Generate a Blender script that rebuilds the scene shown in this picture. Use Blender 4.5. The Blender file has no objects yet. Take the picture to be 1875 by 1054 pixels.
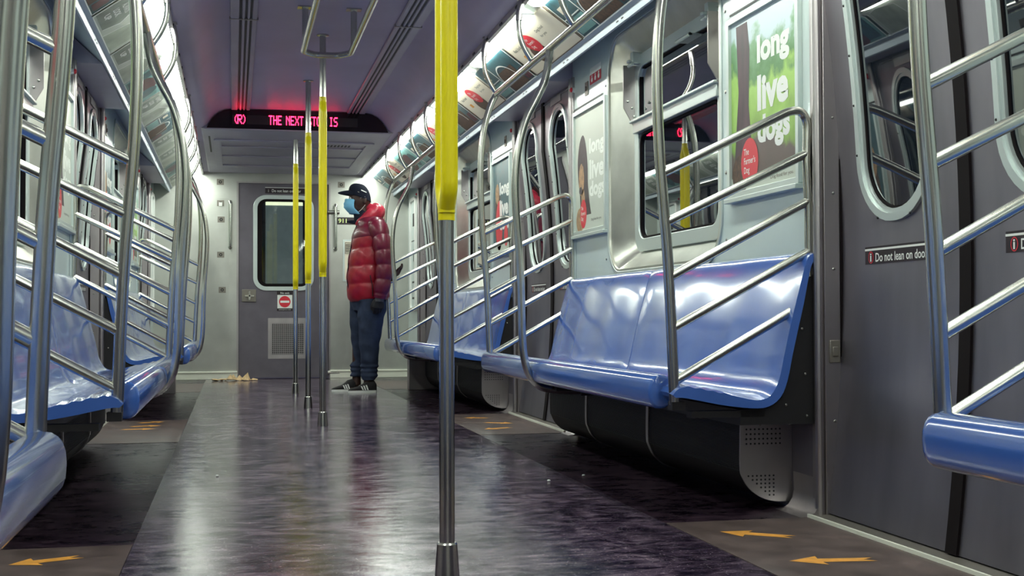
import bpy, bmesh, math, random
from mathutils import Vector, Matrix
from mathutils.geometry import tessellate_polygon
random.seed(7)
C = bpy.context.scene.collection
PI = math.pi
PITCH = 4.3          # distance from one doorway to the next
B0 = 3.59            # start of the bay right of the near doorway
BL = 2.92            # bay length
W = 1.28             # half width to wall lining
YE = 13.0            # end wall
YB = -3.0            # wall behind

# ------------------------------------------------------------------ materials
def nt(name):
    m = bpy.data.materials.new(name); m.use_nodes = True
    n = m.node_tree.nodes; l = m.node_tree.links
    return m, n, l, n['Principled BSDF']
def plain(name, col, rough=.5, metal=0.0, emit=0, coat=0, spec=.5, var=0.0, scale=8, bump=0, stretch=None, ecol=None):
    m, n, l, p = nt(name)
    p.inputs['Base Color'].default_value = (*col, 1); p.inputs['Roughness'].default_value = rough
    p.inputs['Metallic'].default_value = metal; p.inputs['Coat Weight'].default_value = coat
    p.inputs['Coat Roughness'].default_value = .08
    p.inputs['Specular IOR Level'].default_value = spec
    if emit:
        p.inputs['Emission Color'].default_value = (*(ecol or col), 1); p.inputs['Emission Strength'].default_value = emit
    if var or bump:
        tc = n.new('ShaderNodeTexCoord'); mp = n.new('ShaderNodeMapping'); nz = n.new('ShaderNodeTexNoise')
        mp.inputs['Scale'].default_value = stretch or (1, 1, 1); nz.inputs['Scale'].default_value = scale; nz.inputs['Detail'].default_value = 5
        l.new(tc.outputs['Object'], mp.inputs[0]); l.new(mp.outputs[0], nz.inputs['Vector'])
        if var:
            r = n.new('ShaderNodeValToRGB'); l.new(nz.outputs['Fac'], r.inputs[0])
            r.color_ramp.elements[0].position = .3; r.color_ramp.elements[1].position = .7
            r.color_ramp.elements[0].color = (*[c*(1-var) for c in col], 1)
            r.color_ramp.elements[1].color = (*[min(1, c*(1+var)) for c in col], 1)
            l.new(r.outputs[0], p.inputs['Base Color'])
            q = n.new('ShaderNodeMapRange'); l.new(nz.outputs['Fac'], q.inputs[0])
            q.inputs[3].default_value = rough*(1-var*.8); q.inputs[4].default_value = min(1, rough*(1+var*.8))
            l.new(q.outputs[0], p.inputs['Roughness'])
        if bump:
            b = n.new('ShaderNodeBump'); b.inputs['Strength'].default_value = bump; b.inputs['Distance'].default_value = .01
            l.new(nz.outputs['Fac'], b.inputs['Height']); l.new(b.outputs[0], p.inputs['Normal'])
    return m

TUBE = plain('brushed tube steel', (.56, .56, .51), .25, 1)
STEEL = plain('stainless sheet', (.46, .43, .43), .36, 1, var=.14, scale=5, stretch=(1, 1, .35))
DOORM = plain('door leaf steel', (.26, .24, .27), .42, .9, var=.16, scale=6, stretch=(1, 1, .3))
ENDM = plain('end wall steel', (.52, .53, .49), .38, .85, var=.10, scale=4)
FRAME = plain('window frame aluminium', (.63, .70, .68), .34, .6)
PANEL = plain('pale wall lining', (.62, .72, .70), .3, .0, coat=.3, var=.05, scale=3)
RECESS = plain('window recess steel', (.66, .66, .60), .3, .9, var=.12, scale=6)
CEIL = plain('ceiling lining', (.46, .405, .55), .50, 0, var=.07, scale=2.5, bump=.02)
SOFF = plain('bulkhead grey', (.47, .44, .53), .42, .3, var=.08, scale=4)
BLUE = plain('blue moulded seat', (.062, .155, .53), .18, 0, coat=.9, spec=.6, var=.05, scale=6)
BLUE2 = plain('blue seat edge roll', (.058, .155, .53), .18, 0, coat=.9, spec=.6)
BLACK = plain('black', (.012, .011, .013), .5)
RUBBER = plain('rubber', (.006, .003, .004), .8, spec=.2)
YEL = plain('yellow enamel', (.95, .80, .0), .36, 0, coat=.15, var=.03, scale=10)
WHITE = plain('white', (.85, .86, .82), .5)
CREAM = plain('cream', (.82, .74, .60), .4)
GREYP = plain('pale grey print', (.56, .60, .52), .4)
OLIV = plain('muted olive print', (.26, .30, .25), .4, var=.4, scale=7)
OLI2 = plain('pale olive print', (.42, .47, .38), .4, var=.3, scale=7)
RED = plain('red', (.72, .03, .05), .4)
SIGNB = plain('sign black', (.02, .01, .015), .35)
SIGNR = plain('sign red', (.60, .02, .05), .4)
ORANGE = plain('orange floor tape', (.80, .36, .06), .5, var=.15, scale=30)
MAT = plain('doorway floor', (.105, .075, .070), .45, 0, spec=.3, var=.35, scale=9)
LAMP = plain('lit diffuser', (1, 1, 1), .4, emit=17, ecol=(.92, 1.0, .90))
TEAL = plain('dark teal print', (.035, .10, .12), .35, var=.5, scale=14)
BROWN = plain('brown print', (.11, .065, .045), .6, var=.6, scale=60)
TAN = plain('tan print', (.42, .25, .13), .5, var=.35, scale=40)
LTEAL = plain('light teal print', (.20, .40, .38), .4, var=.3, scale=9)
DARKP = plain('maroon print', (.12, .04, .05), .4, var=.5, scale=30)
LEDM = plain('led red', (1, .02, .04), .5, emit=8, ecol=(1, .012, .05))
LEDBG = plain('display glass', (.010, .004, .006), .12)
LEDWIN = plain('display matrix', (.035, .03, .035), .5)
PLATE = plain('small plate', (.24, .22, .19), .45, .6)
KICK = plain('kick strip', (.86, .86, .74), .4, 0)
TRIMM = plain('painted trim', (.40, .46, .52), .42, 0)
def glassm():
    m, n, l, p = nt('dark window glass')
    p.inputs['Base Color'].default_value = (.006, .010, .016, 1); p.inputs['Roughness'].default_value = .015
    p.inputs['IOR'].default_value = 1.6; p.inputs['Specular IOR Level'].default_value = .8
    p.inputs['Coat Weight'].default_value = 1; p.inputs['Coat Roughness'].default_value = .01; p.inputs['Coat IOR'].default_value = 1.8
    return m
GLASS = glassm()
def clearglass():
    m, n, l, p = nt('clear glass')
    p.inputs['Base Color'].default_value = (.75, .85, .82, 1); p.inputs['Roughness'].default_value = .02
    p.inputs['Transmission Weight'].default_value = 1; p.inputs['IOR'].default_value = 1.45
    return m
CGLASS = clearglass()
def floorm():
    m, n, l, p = nt('worn speckled floor')
    tc = n.new('ShaderNodeTexCoord')
    def noise(scale, detail=6, st=(1, 1, 1), rough=.6, dist=0):
        mp = n.new('ShaderNodeMapping'); mp.inputs['Scale'].default_value = st
        z = n.new('ShaderNodeTexNoise'); z.inputs['Scale'].default_value = scale; z.inputs['Detail'].default_value = detail
        z.inputs['Roughness'].default_value = rough; z.inputs['Distortion'].default_value = dist
        l.new(tc.outputs['Object'], mp.inputs[0]); l.new(mp.outputs[0], z.inputs['Vector']); return z
    def math_(op, a, b=None, c=None):
        k = n.new('ShaderNodeMath'); k.operation = op
        for i, q in enumerate((a, b, c)):
            if q is None: continue
            if isinstance(q, (int, float)): k.inputs[i].default_value = q
            else: l.new(q, k.inputs[i])
        return k.outputs[0]
    big = noise(1.8, 5); scuff = noise(15, 10, (.55, 1.5, 1), .75, .6); fine = noise(150, 2); mid = noise(5, 8, (1, 1, 1), .7, 1.2); str_ = noise(2.4, 3, (1, 1, 1), .5, 2.5)
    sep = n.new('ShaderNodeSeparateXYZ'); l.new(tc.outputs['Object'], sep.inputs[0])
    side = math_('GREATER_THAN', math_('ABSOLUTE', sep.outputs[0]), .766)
    mixn = math_('MULTIPLY_ADD', mid.outputs['Fac'], .45, math_('MULTIPLY', scuff.outputs['Fac'], .55))
    r = n.new('ShaderNodeValToRGB'); l.new(mixn, r.inputs[0]); e = r.color_ramp.elements
    e[0].position = .44; e[0].color = (.010, .006, .016, 1); e[1].position = .585; e[1].color = (.20, .14, .19, 1)
    x = e.new(.51); x.color = (.066, .042, .072, 1)
    sp = n.new('ShaderNodeValToRGB'); l.new(fine.outputs['Fac'], sp.inputs[0])
    sp.color_ramp.elements[0].position = .64; sp.color_ramp.elements[0].color = (0, 0, 0, 1)
    sp.color_ramp.elements[1].position = .70; sp.color_ramp.elements[1].color = (.34, .32, .33, 1)
    st = n.new('ShaderNodeValToRGB'); l.new(str_.outputs['Fac'], st.inputs[0]); e = st.color_ramp.elements   # long pale scratches
    e[0].position = .485; e[0].color = (0, 0, 0, 1); e[1].position = .50; e[1].color = (.075, .065, .075, 1); x = e.new(.515); x.color = (0, 0, 0, 1)
    def add(a, b):
        k = n.new('ShaderNodeMixRGB'); k.blend_type = 'ADD'; k.inputs[0].default_value = 1; l.new(a, k.inputs[1]); l.new(b, k.inputs[2]); return k.outputs[0]
    col = add(add(r.outputs[0], sp.outputs[0]), st.outputs[0])
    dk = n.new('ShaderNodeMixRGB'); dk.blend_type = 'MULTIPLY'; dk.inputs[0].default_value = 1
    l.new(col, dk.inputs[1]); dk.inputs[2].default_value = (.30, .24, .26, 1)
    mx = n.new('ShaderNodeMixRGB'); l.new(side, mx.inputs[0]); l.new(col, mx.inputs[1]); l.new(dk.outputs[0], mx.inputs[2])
    l.new(mx.outputs[0], p.inputs['Base Color'])
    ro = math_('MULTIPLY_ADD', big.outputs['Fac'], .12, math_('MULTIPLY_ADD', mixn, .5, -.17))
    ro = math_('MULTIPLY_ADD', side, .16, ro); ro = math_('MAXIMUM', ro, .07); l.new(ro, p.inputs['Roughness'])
    b = n.new('ShaderNodeBump'); b.inputs['Strength'].default_value = .22; b.inputs['Distance'].default_value = .004
    l.new(mixn, b.inputs['Height']); l.new(b.outputs[0], p.inputs['Normal'])
    sv = n.new('ShaderNodeMapRange'); l.new(mixn, sv.inputs[0]); sv.inputs[1].default_value = .44; sv.inputs[2].default_value = .57; sv.inputs[3].default_value = .22; sv.inputs[4].default_value = .95
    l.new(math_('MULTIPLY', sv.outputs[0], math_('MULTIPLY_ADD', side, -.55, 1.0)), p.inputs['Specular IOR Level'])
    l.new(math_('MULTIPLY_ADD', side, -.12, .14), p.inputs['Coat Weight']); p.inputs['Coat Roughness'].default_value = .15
    l.new(b.outputs[0], p.inputs['Coat Normal'])
    return m
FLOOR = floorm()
def naturem():
    m, n, l, p = nt('park photo print')
    tc = n.new('ShaderNodeTexCoord'); sep = n.new('ShaderNodeSeparateXYZ'); l.new(tc.outputs['Object'], sep.inputs[0])
    z = n.new('ShaderNodeTexNoise'); z.inputs['Scale'].default_value = 9; z.inputs['Detail'].default_value = 6; l.new(tc.outputs['Object'], z.inputs['Vector'])
    a = n.new('ShaderNodeMath'); a.operation = 'MULTIPLY_ADD'; l.new(z.outputs['Fac'], a.inputs[0]); a.inputs[1].default_value = .34
    l.new(sep.outputs[2], a.inputs[2])
    mr = n.new('ShaderNodeMapRange'); l.new(a.outputs[0], mr.inputs[0]); mr.inputs[1].default_value = .17; mr.inputs[2].default_value = .78
    r = n.new('ShaderNodeValToRGB'); l.new(mr.outputs[0], r.inputs[0]); e = r.color_ramp.elements
    e[0].position = 0; e[0].color = (.10, .07, .06, 1); e[1].position = 1; e[1].color = (.62, .74, .78, 1)
    for pos, c in ((.20, (.12, .08, .07, 1)), (.27, (.20, .36, .05, 1)), (.45, (.34, .58, .10, 1)), (.60, (.40, .66, .14, 1)), (.68, (.10, .26, .08, 1)), (.82, (.20, .40, .20, 1)), (.88, (.62, .74, .78, 1))):
        x = e.new(pos); x.color = c
    l.new(r.outputs[0], p.inputs['Base Color']); p.inputs['Roughness'].default_value = .35
    return m
NATURE = naturem()
BARK = plain('bark print', (.085, .05, .06), .5, var=.6, scale=22, stretch=(1, 1, .3))
SKIN = plain('dark skin', (.055, .026, .018), .45)
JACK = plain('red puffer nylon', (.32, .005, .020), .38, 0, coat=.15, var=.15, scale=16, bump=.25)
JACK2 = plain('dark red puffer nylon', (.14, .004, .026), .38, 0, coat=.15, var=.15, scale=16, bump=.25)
NAVY = plain('navy cloth', (.010, .013, .026), .85, spec=.2)
PANTS = plain('blue grey sweatpants', (.030, .041, .074), .95, spec=.2, var=.25, scale=14, bump=.35)
MASK = plain('light blue mask', (.20, .53, .78), .7)
GLOVE = plain('black glove', (.015, .013, .015), .7)
SHOE = plain('black suede', (.014, .012, .014), .8)
SOLE = plain('white rubber', (.75, .76, .72), .5)
LEAFM = plain('crumpled tan wrapper', (.60, .42, .22), .6, var=.4, scale=20)
MESHM = plain('heater grille', (.016, .010, .011), .6, 0, spec=.25)

# ------------------------------------------------------------------ mesh tools
base = {}
class MB:
    def __init__(s): s.v = []; s.f = []; s.m = []
    def add(s, v, f, mi=0):
        o = len(s.v); s.v += [Vector(p) for p in v]; s.f += [tuple(i+o for i in q) for q in f]; s.m += [mi]*len(f); return s
    def box(s, a, b, mi=0):
        x0, y0, z0 = [min(a[i], b[i]) for i in range(3)]; x1, y1, z1 = [max(a[i], b[i]) for i in range(3)]
        v = [(x0,y0,z0),(x1,y0,z0),(x1,y1,z0),(x0,y1,z0),(x0,y0,z1),(x1,y0,z1),(x1,y1,z1),(x0,y1,z1)]
        return s.add(v, [(0,3,2,1),(4,5,6,7),(0,1,5,4),(1,2,6,5),(2,3,7,6),(3,0,4,7)], mi)
    def rings(s, R, closed=True, caps=True, mi=0):
        n = len(R[0]); v = [p for r in R for p in r]; f = []
        for i in range(len(R)-1):
            for j in range(n if closed else n-1):
                k = (j+1) % n; f.append((i*n+j, i*n+k, (i+1)*n+k, (i+1)*n+j))
        if caps and closed:
            f.append(tuple(range(n-1, -1, -1))); f.append(tuple((len(R)-1)*n+j for j in range(n)))
        return s.add(v, f, mi)
    def tube(s, path, r, n=12, mi=0, caps=True):
        P = [Vector(p) for p in path]; R = []
        rr = r if isinstance(r, (list, tuple)) else [r]*len(P)
        t0 = (P[1]-P[0]).normalized(); a = t0.orthogonal().normalized()
        for i, p in enumerate(P):
            t = (P[min(i+1, len(P)-1)]-P[max(i-1, 0)]).normalized()
            a = (a - t*a.dot(t)).normalized(); b = t.cross(a)
            R.append([p+(a*math.cos(2*PI*j/n)+b*math.sin(2*PI*j/n))*rr[i] for j in range(n)])
        return s.rings(R, caps=caps, mi=mi)
    def lathe(s, c, prof, n=20, mi=0):
        R = [[(c[0]+r*math.cos(2*PI*j/n), c[1]+r*math.sin(2*PI*j/n), c[2]+z) for j in range(n)] for r, z in prof]
        return s.rings(R, mi=mi)
    def extrude_y(s, prof, y0, y1, mi=0):
        return s.rings([[(x, y0, z) for x, z in prof], [(x, y1, z) for x, z in prof]], mi=mi)
    def sph(s, c, r, n=12, m=8, mi=0):
        if not isinstance(r, (tuple, list)): r = (r, r, r)
        R = []
        for i in range(m+1):
            a = -PI/2+PI*i/m; k = max(math.cos(a), .02)
            R.append([(c[0]+r[0]*k*math.cos(2*PI*j/n), c[1]+r[1]*k*math.sin(2*PI*j/n), c[2]+r[2]*math.sin(a)) for j in range(n)])
        return s.rings(R, mi=mi)
    def mirror(s):
        for p in s.v: p.x = -p.x
        return s
    def build(s, name, mat, parent=None, smooth=35, bevel=0, label=None):
        b = base.get(parent.name, Vector((0, 0, 0))) if parent else Vector((0, 0, 0))
        me = bpy.data.meshes.new(name); me.from_pydata([p-b for p in s.v], [], s.f)
        mats = mat if isinstance(mat, list) else [mat]
        for q in mats: me.materials.append(q)
        for i, p in enumerate(me.polygons): p.material_index = s.m[i] if i < len(s.m) else 0
        bm = bmesh.new(); bm.from_mesh(me); bmesh.ops.recalc_face_normals(bm, faces=bm.faces); bm.to_mesh(me); bm.free()
        o = bpy.data.objects.new(name, me); C.objects.link(o)
        if parent: o.parent = parent; base[o.name] = b
        if bevel:
            md = o.modifiers.new('bevel', 'BEVEL'); md.width = bevel; md.segments = 2; md.limit_method = 'ANGLE'
        if smooth:
            for p in me.polygons: p.use_smooth = True
            me.set_sharp_from_angle(angle=math.radians(smooth))
        if label: o['label'] = label
        return o
def thing(name, loc, label, cat, group=None):
    o = bpy.data.objects.new(name, None); C.objects.link(o); o.location = loc; o.empty_display_size = .1
    base[o.name] = Vector(loc); o['label'] = label; o['category'] = cat
    if group: o['group'] = group
    return o
def tag(o, label, cat, group=None):
    o['label'] = label; o['category'] = cat
    if group: o['group'] = group
    # put the origin at the thing's base
    vs = [v.co for v in o.data.vertices]
    c = Vector((sum(v.x for v in vs)/len(vs), sum(v.y for v in vs)/len(vs), min(v.z for v in vs)))
    o.data.transform(Matrix.Translation(-c)); o.location = o.location + c
    return o
def struct(o): o['kind'] = 'structure'; return o
kids = {}
def copy_tree(o, parent=None):
    c = o.copy(); C.objects.link(c)
    if parent: c.parent = parent
    for ch in list(o.children): copy_tree(ch, c)
    return c
def dup(o, dy, label):
    c = copy_tree(o); c.location = o.location + Vector((0, dy, 0)); c['label'] = label; return c

def smoothpath(pts, k=6):
    P = [Vector(p) for p in pts]; out = []
    for i in range(len(P)-1):
        a = P[max(i-1, 0)]; b = P[i]; c = P[i+1]; d = P[min(i+2, len(P)-1)]
        for j in range(k):
            t = j/k
            out.append(.5*((2*b)+(c-a)*t+(2*a-5*b+4*c-d)*t*t+(3*b-a-3*c+d)*t**3))
    out.append(P[-1]); return out
def fillet(pts, r, k=6):
    P = [Vector(p) for p in pts]; out = [P[0]]
    for i in range(1, len(P)-1):
        a, b, c = P[i-1], P[i], P[i+1]; d1 = (a-b).normalized(); d2 = (c-b).normalized()
        ang = d1.angle(d2); q = min(r/math.tan(ang/2), (a-b).length*.49, (c-b).length*.49)
        s, e = b+d1*q, b+d2*q
        for j in range(k+1):
            t = j/k; out.append((1-t)**2*s+2*t*(1-t)*b+t*t*e)
    out.append(P[-1]); return out
def rrect(u0, u1, v0, v1, r, n=7):
    if not isinstance(r, (tuple, list)): r = (r, r, r, r)   # lower left, lower right, upper right, upper left
    out = []
    for cx, cy, a0, q in ((u0+r[0], v0+r[0], PI, r[0]), (u1-r[1], v0+r[1], 1.5*PI, r[1]), (u1-r[2], v1-r[2], 0, r[2]), (u0+r[3], v1-r[3], .5*PI, r[3])):
        for j in range(n+1):
            a = a0+.5*PI*j/n; out.append((cx+q*math.cos(a), cy+q*math.sin(a)))
    return out
def plate(mb, outer, holes, f, t, mi=0):
    """flat plate with holes; f(u,v,w) -> point; thickness t"""
    loops = [outer]+holes; flat = [p for L in loops for p in L]
    tris = tessellate_polygon([[Vector((u, v, 0)) for u, v in L] for L in loops])
    n = len(flat); v = [f(u, q, 0) for u, q in flat]+[f(u, q, t) for u, q in flat]
    F = [tuple(q) for q in tris]+[(q[2]+n, q[1]+n, q[0]+n) for q in tris]; o = 0
    for L in loops:
        for j in range(len(L)):
            k = (j+1) % len(L); F.append((o+j, o+k, o+k+n, o+j+n))
        o += len(L)
    mb.add(v, F, mi); return mb
def ring_plate(mb, A, Bq, f, t, mi=0):
    """frame between two loops with the same point count"""
    R = [[f(u, v, 0) for u, v in A], [f(u, v, t) for u, v in A], [f(u, v, t) for u, v in Bq], [f(u, v, 0) for u, v in Bq]]
    n = len(A); v = [p for r in R for p in r]; F = []
    for i in range(4):
        for j in range(n):
            k = (j+1) % n; F.append((i*n+j, i*n+k, ((i+1) % 4)*n+k, ((i+1) % 4)*n+j))
    mb.add(v, F, mi); return mb
_tc = {}
def text_geo(s, bold=0.0, spacing=1.0):
    key = (s, bold, spacing)
    if key not in _tc:
        cu = bpy.data.curves.new('t', 'FONT'); cu.body = s; cu.offset = bold; cu.resolution_u = 3; cu.space_character = spacing
        ob = bpy.data.objects.new('t', cu); C.objects.link(ob); bpy.context.view_layer.update()
        me = bpy.data.meshes.new_from_object(ob)
        v = [(p.co.x, p.co.y) for p in me.vertices]; f = [tuple(p.vertices) for p in me.polygons]
        bpy.data.objects.remove(ob); bpy.data.curves.remove(cu); bpy.data.meshes.remove(me)
        _tc[key] = (v, f)
    return _tc[key]
def add_text(mb, s, u0, v0, width, height, f, w, mi, bold=0.0):
    """fit text into a box u0..u0+width, v0..v0+height of a surface frame f"""
    v, F = text_geo(s, bold)
    if not v: return
    a0 = min(p[0] for p in v); a1 = max(p[0] for p in v); b0 = min(p[1] for p in v); b1 = max(p[1] for p in v)
    mb.add([f(u0+(x-a0)/(a1-a0)*width, v0+(y-b0)/(b1-b0)*height, w) for x, y in v], F, mi)
def quad(mb, u0, u1, v0, v1, f, w, mi): mb.add([f(u0, v0, w), f(u1, v0, w), f(u1, v1, w), f(u0, v1, w)], [(0, 1, 2, 3)], mi)
def poly(mb, pts, f, w, mi): mb.add([f(u, v, w) for u, v in pts], [tuple(range(len(pts)))], mi)
def ell(mb, cu, cv, a, b, f, w, mi, n=28, rot=0):
    c, s = math.cos(rot), math.sin(rot)
    poly(mb, [(cu+a*math.cos(2*PI*j/n)*c-b*math.sin(2*PI*j/n)*s, cv+a*math.cos(2*PI*j/n)*s+b*math.sin(2*PI*j/n)*c) for j in range(n)], f, w, mi)
def arc(mb, cu, cv, a, b, t, a0, a1, f, w, mi, n=18):
    for j in range(n):
        x, y = a0+(a1-a0)*j/n, a0+(a1-a0)*(j+1)/n
        poly(mb, [(cu+a*math.cos(x), cv+b*math.sin(x)), (cu+a*math.cos(y), cv+b*math.sin(y)), (cu+(a-t)*math.cos(y), cv+(b-t)*math.sin(y)), (cu+(a-t)*math.cos(x), cv+(b-t)*math.sin(x))], f, w, mi)
def wallf(side, x, y0, z0=0.0):
    """frame on a side wall, u runs left to right as seen from inside, w into the car"""
    return lambda u, v, w: Vector((side*(x-w), y0-side*u, z0+v))
def endf(x0, z0, y=YE): return lambda u, v, w: Vector((x0+u, y-w, z0+v))

# ------------------------------------------------------------------ shell
def doorX(z): return 1.292+.054*(1-((z-.80)/.80)**2) if z < 1.6 else 1.292
# floor and ceiling
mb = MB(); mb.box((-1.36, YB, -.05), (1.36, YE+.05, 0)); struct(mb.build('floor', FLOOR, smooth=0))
prof = [(0, 2.245), (.52, 2.245), (.565, 2.240), (.61, 2.222), (.65, 2.190), (.68, 2.150), (.705, 2.110), (.74, 2.093), (.81, 2.088)]
full = [(-x, z) for x, z in reversed(prof)]+prof[1:]
mb = MB(); mb.rings([[(x, YB, z) for x, z in full+[(.81, 2.4), (-.81, 2.4)]], [(x, YE, z) for x, z in full+[(.81, 2.4), (-.81, 2.4)]]])
struct(mb.build('ceiling', CEIL, smooth=50))
# cove behind lamps and advertising band
for s, sn in ((1, 'right'), (-1, 'left')):
    P = [(.80, 2.110), (.90, 2.075), (.985, 2.012), (1.055, 1.962), (1.116, 1.920), (1.45, 2.20), (1.45, 2.4), (.80, 2.4)]
    mb = MB().extrude_y(P, YB, YE)
    if s < 0: mb.mirror()
    struct(mb.build('trim_1' if s > 0 else 'trim_2', RECESS))
    P = [(1.098, 1.918), (1.104, 1.926), (1.118, 1.920), (1.40, 2.155), (1.40, 2.13), (1.142, 1.890), (1.130, 1.876), (1.124, 1.880), (1.118, 1.910)]
    mb = MB().extrude_y(P, YB, YE)
    if s < 0: mb.mirror()
    tr_ = struct(mb.build('trim_3' if s > 0 else 'trim_4', TRIMM))
    y = .6
    while y < YE-.3:
        for dy in (0, .07):
            sm = MB().box((s*1.1195, y+dy, 1.893), (s*1.1225, y+dy+.028, 1.899)); sm.build('slot', BLACK, tr_, smooth=0)
        y += .9
    # slotted edge rail of the ceiling
    mb = MB()
    mb.box((.795, YB, 2.060), (.815, YE, 2.108))
    if s < 0: mb.mirror()
    er = struct(mb.build('trim_5' if s > 0 else 'trim_6', STEEL))
    mb = MB(); y = 1.0
    while y < YE-.3:
        mb.box((.79, y, 2.066), (.7955, y+.05, 2.076)); y += .36
    if s < 0: mb.mirror()
    mb.build('slot', BLACK, er, smooth=0)
# bays
DC = [2.9-PITCH, 2.9, 2.9+PITCH, 2.9+2*PITCH]   # door centres
BAYS = [(-.71, 2.21, True), (3.59, 6.51, True), (7.89, 10.81, True), (12.19, YE, False), (YB, -2.09, False)]
WU0, WU1, WV0, WV1, WR = .81, 2.25, .83, 1.955, .17    # window recess opening inside a bay
FU0, FU1, FV0, FV1 = .985, 2.03, .945, 1.815            # window frame
for s, sn in ((1, 'right'), (-1, 'left')):
    mb = MB(); low = []
    for y0, y1, win in BAYS:
        f = lambda u, v, w, s=s, y0=y0: Vector((s*(W+w), y0+u, v))
        low.append((y0, y1, win))
        holes = [rrect(WU0, WU1, WV0, WV1, WR)] if win else []
        plate(mb, [(0, 0), (y1-y0, 0), (y1-y0, 2.015), (0, 2.015)], holes, f, .012)
    wall = struct(mb.build('wall_'+sn, PANEL, smooth=0))
    for y0, y1, win in low:
        if win:
            m2 = MB().box((s*1.2725, y0+.004, .0), (s*1.281, y1-.004, .31)); m2.build('lower_cladding', DOORM, wall)
            for q0, q1 in ((y0+.004, y0+.03), (y1-.03, y1-.004)): MB().box((s*1.2725, q0, .31), (s*1.281, q1, .80)).build('side_cladding', DOORM, wall)
    # lower bright joints of the lining
    for bi, (y0, y1, win) in enumerate(BAYS):
        if not win: continue
        f = lambda u, v, w, s=s, y0=y0: Vector((s*(W-w), y0+u, v))
        mb = MB()
        for u0, u1 in ((.03, WU0-.09), (WU1+.09, BL-.03)):
            quad(mb, u0, u1, 1.716, 1.724, f, .002, 0)
        mb.build('panel_joint', BLACK, wall, smooth=0)
        for u in (WU0-.045, WU1+.045):
            for v in (1.75, 1.45, 1.15, .9): MB().sph(f(u, v, .001), (.004, .008, .008), 8, 4).build('screw', TUBE, wall)

# windows
wn = 1
def window(s, y0, n):
    f = lambda u, v, w: Vector((s*(W+w), y0+u, v))
    root = thing('window_%d' % n, (s*1.33, y0+1.5, .83), '', 'window'); del root['label']; del root['category']; root['kind'] = 'structure'
    A = rrect(WU0, WU1, WV0, WV1, WR); Bq = rrect(WU0+.012, WU1-.012, WV0+.012, WV1-.012, WR-.012)
    E = rrect(FU0-.02, FU1+.02, FV0-.02, FV1+.02, .09)
    mb = MB(); mb.rings([[f(u, v, -.004) for u, v in A], [f(u, v, -.004) for u, v in Bq], [f(u, v, .006) for u, v in Bq], [f(u, v, .085) for u, v in E]], caps=False)
    mb.build('recess_lining', RECESS, root, smooth=50)
    mb = MB(); ring_plate(mb, rrect(WU0-.014, WU1+.014, WV0-.014, WV1+.014, WR+.014), rrect(WU0+.002, WU1-.002, WV0+.002, WV1-.002, WR-.002), lambda u, v, w: f(u, v, -w), .006); mb.build('opening_rim', FRAME, root, bevel=.002)
    mb = MB(); A = rrect(FU0-.025, FU1+.025, FV0-.025, FV1+.025, .09); Bq = rrect(FU0+.03, FU1-.03, FV0+.035, FV1-.035, .07)
    ring_plate(mb, A, Bq, lambda u, v, w: f(u, v, .088-w), .022)
    mb.box(f(FU0, 1.475, .05), f(FU1, 1.53, .088)); mb.box(f(FU0-.01, 1.525, .035), f(FU1+.01, 1.537, .088))
    fr = mb.build('window_frame', FRAME, root, bevel=.003)
    mb = MB(); ring_plate(mb, rrect(FU0+.028, FU1-.028, FV0+.033, 1.475, .065), rrect(FU0+.04, FU1-.04, FV0+.045, 1.465, .055), lambda u, v, w: f(u, v, .086-w), .012)
    ring_plate(mb, rrect(FU0+.028, FU1-.028, 1.537, FV1-.033, .045), rrect(FU0+.036, FU1-.036, 1.546, FV1-.042, .04), lambda u, v, w: f(u, v, .086-w), .012)
    mb.build('gasket', RUBBER, fr)
    mb = MB(); mb.box(f(FU0+.02, FV0+.02, .084), f(FU1-.02, 1.48, .092)); mb.build('lower_pane', GLASS, root, smooth=0)
    mb = MB(); mb.box(f(FU0+.02, 1.53, .084), f(FU1-.02, FV1-.02, .092)); mb.build('upper_pane', GLASS, root, smooth=0)
    for u, d in ((FU0+.05, 1), (FU1-.05, -1)):
        mb = MB(); mb.box(f(u-.018, 1.795, .03), f(u+.018, 1.85, .085)); mb.box(f(u-.014, 1.80, .01), f(u+.014, 1.812, .05)); mb.tube([f(u-.03, 1.79, .025), f(u+.03, 1.79, .025)], .009, 8)
        mb.build('latch', FRAME, root, bevel=.002)
    for u, d in ((FU0-.012, -1), (FU1+.012, 1)):
        mb = MB(); mb.rings([[f(u, 1.49, .075), f(u, 1.80, .075), f(u, 1.80, .01), f(u, 1.60, .01)], [f(u+.01*d, 1.49, .075), f(u+.01*d, 1.80, .075), f(u+.01*d, 1.80, .01), f(u+.01*d, 1.60, .01)]])
        br = mb.build('stay_bracket', STEEL, root)
        for v, w in ((1.60, .05), (1.63, .03), (1.56, .06)): MB().sph(f(u-.003*d, v, w), .007, 8, 5).build('rivet', TUBE, br)
    mb = MB(); mb.box(f(FU0+.24, 1.765, .03), f(FU0+.40, 1.775, .085)); mb.tube([f(FU0+.24, 1.77, .035), f(FU0+.40, 1.77, .035)], .009, 8)
    mb.build('pull_handle', FRAME, root)
    return root
for s in (1, -1):
    for y0, y1, win in BAYS:
        if win: window(s, y0, wn); wn += 1
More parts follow.
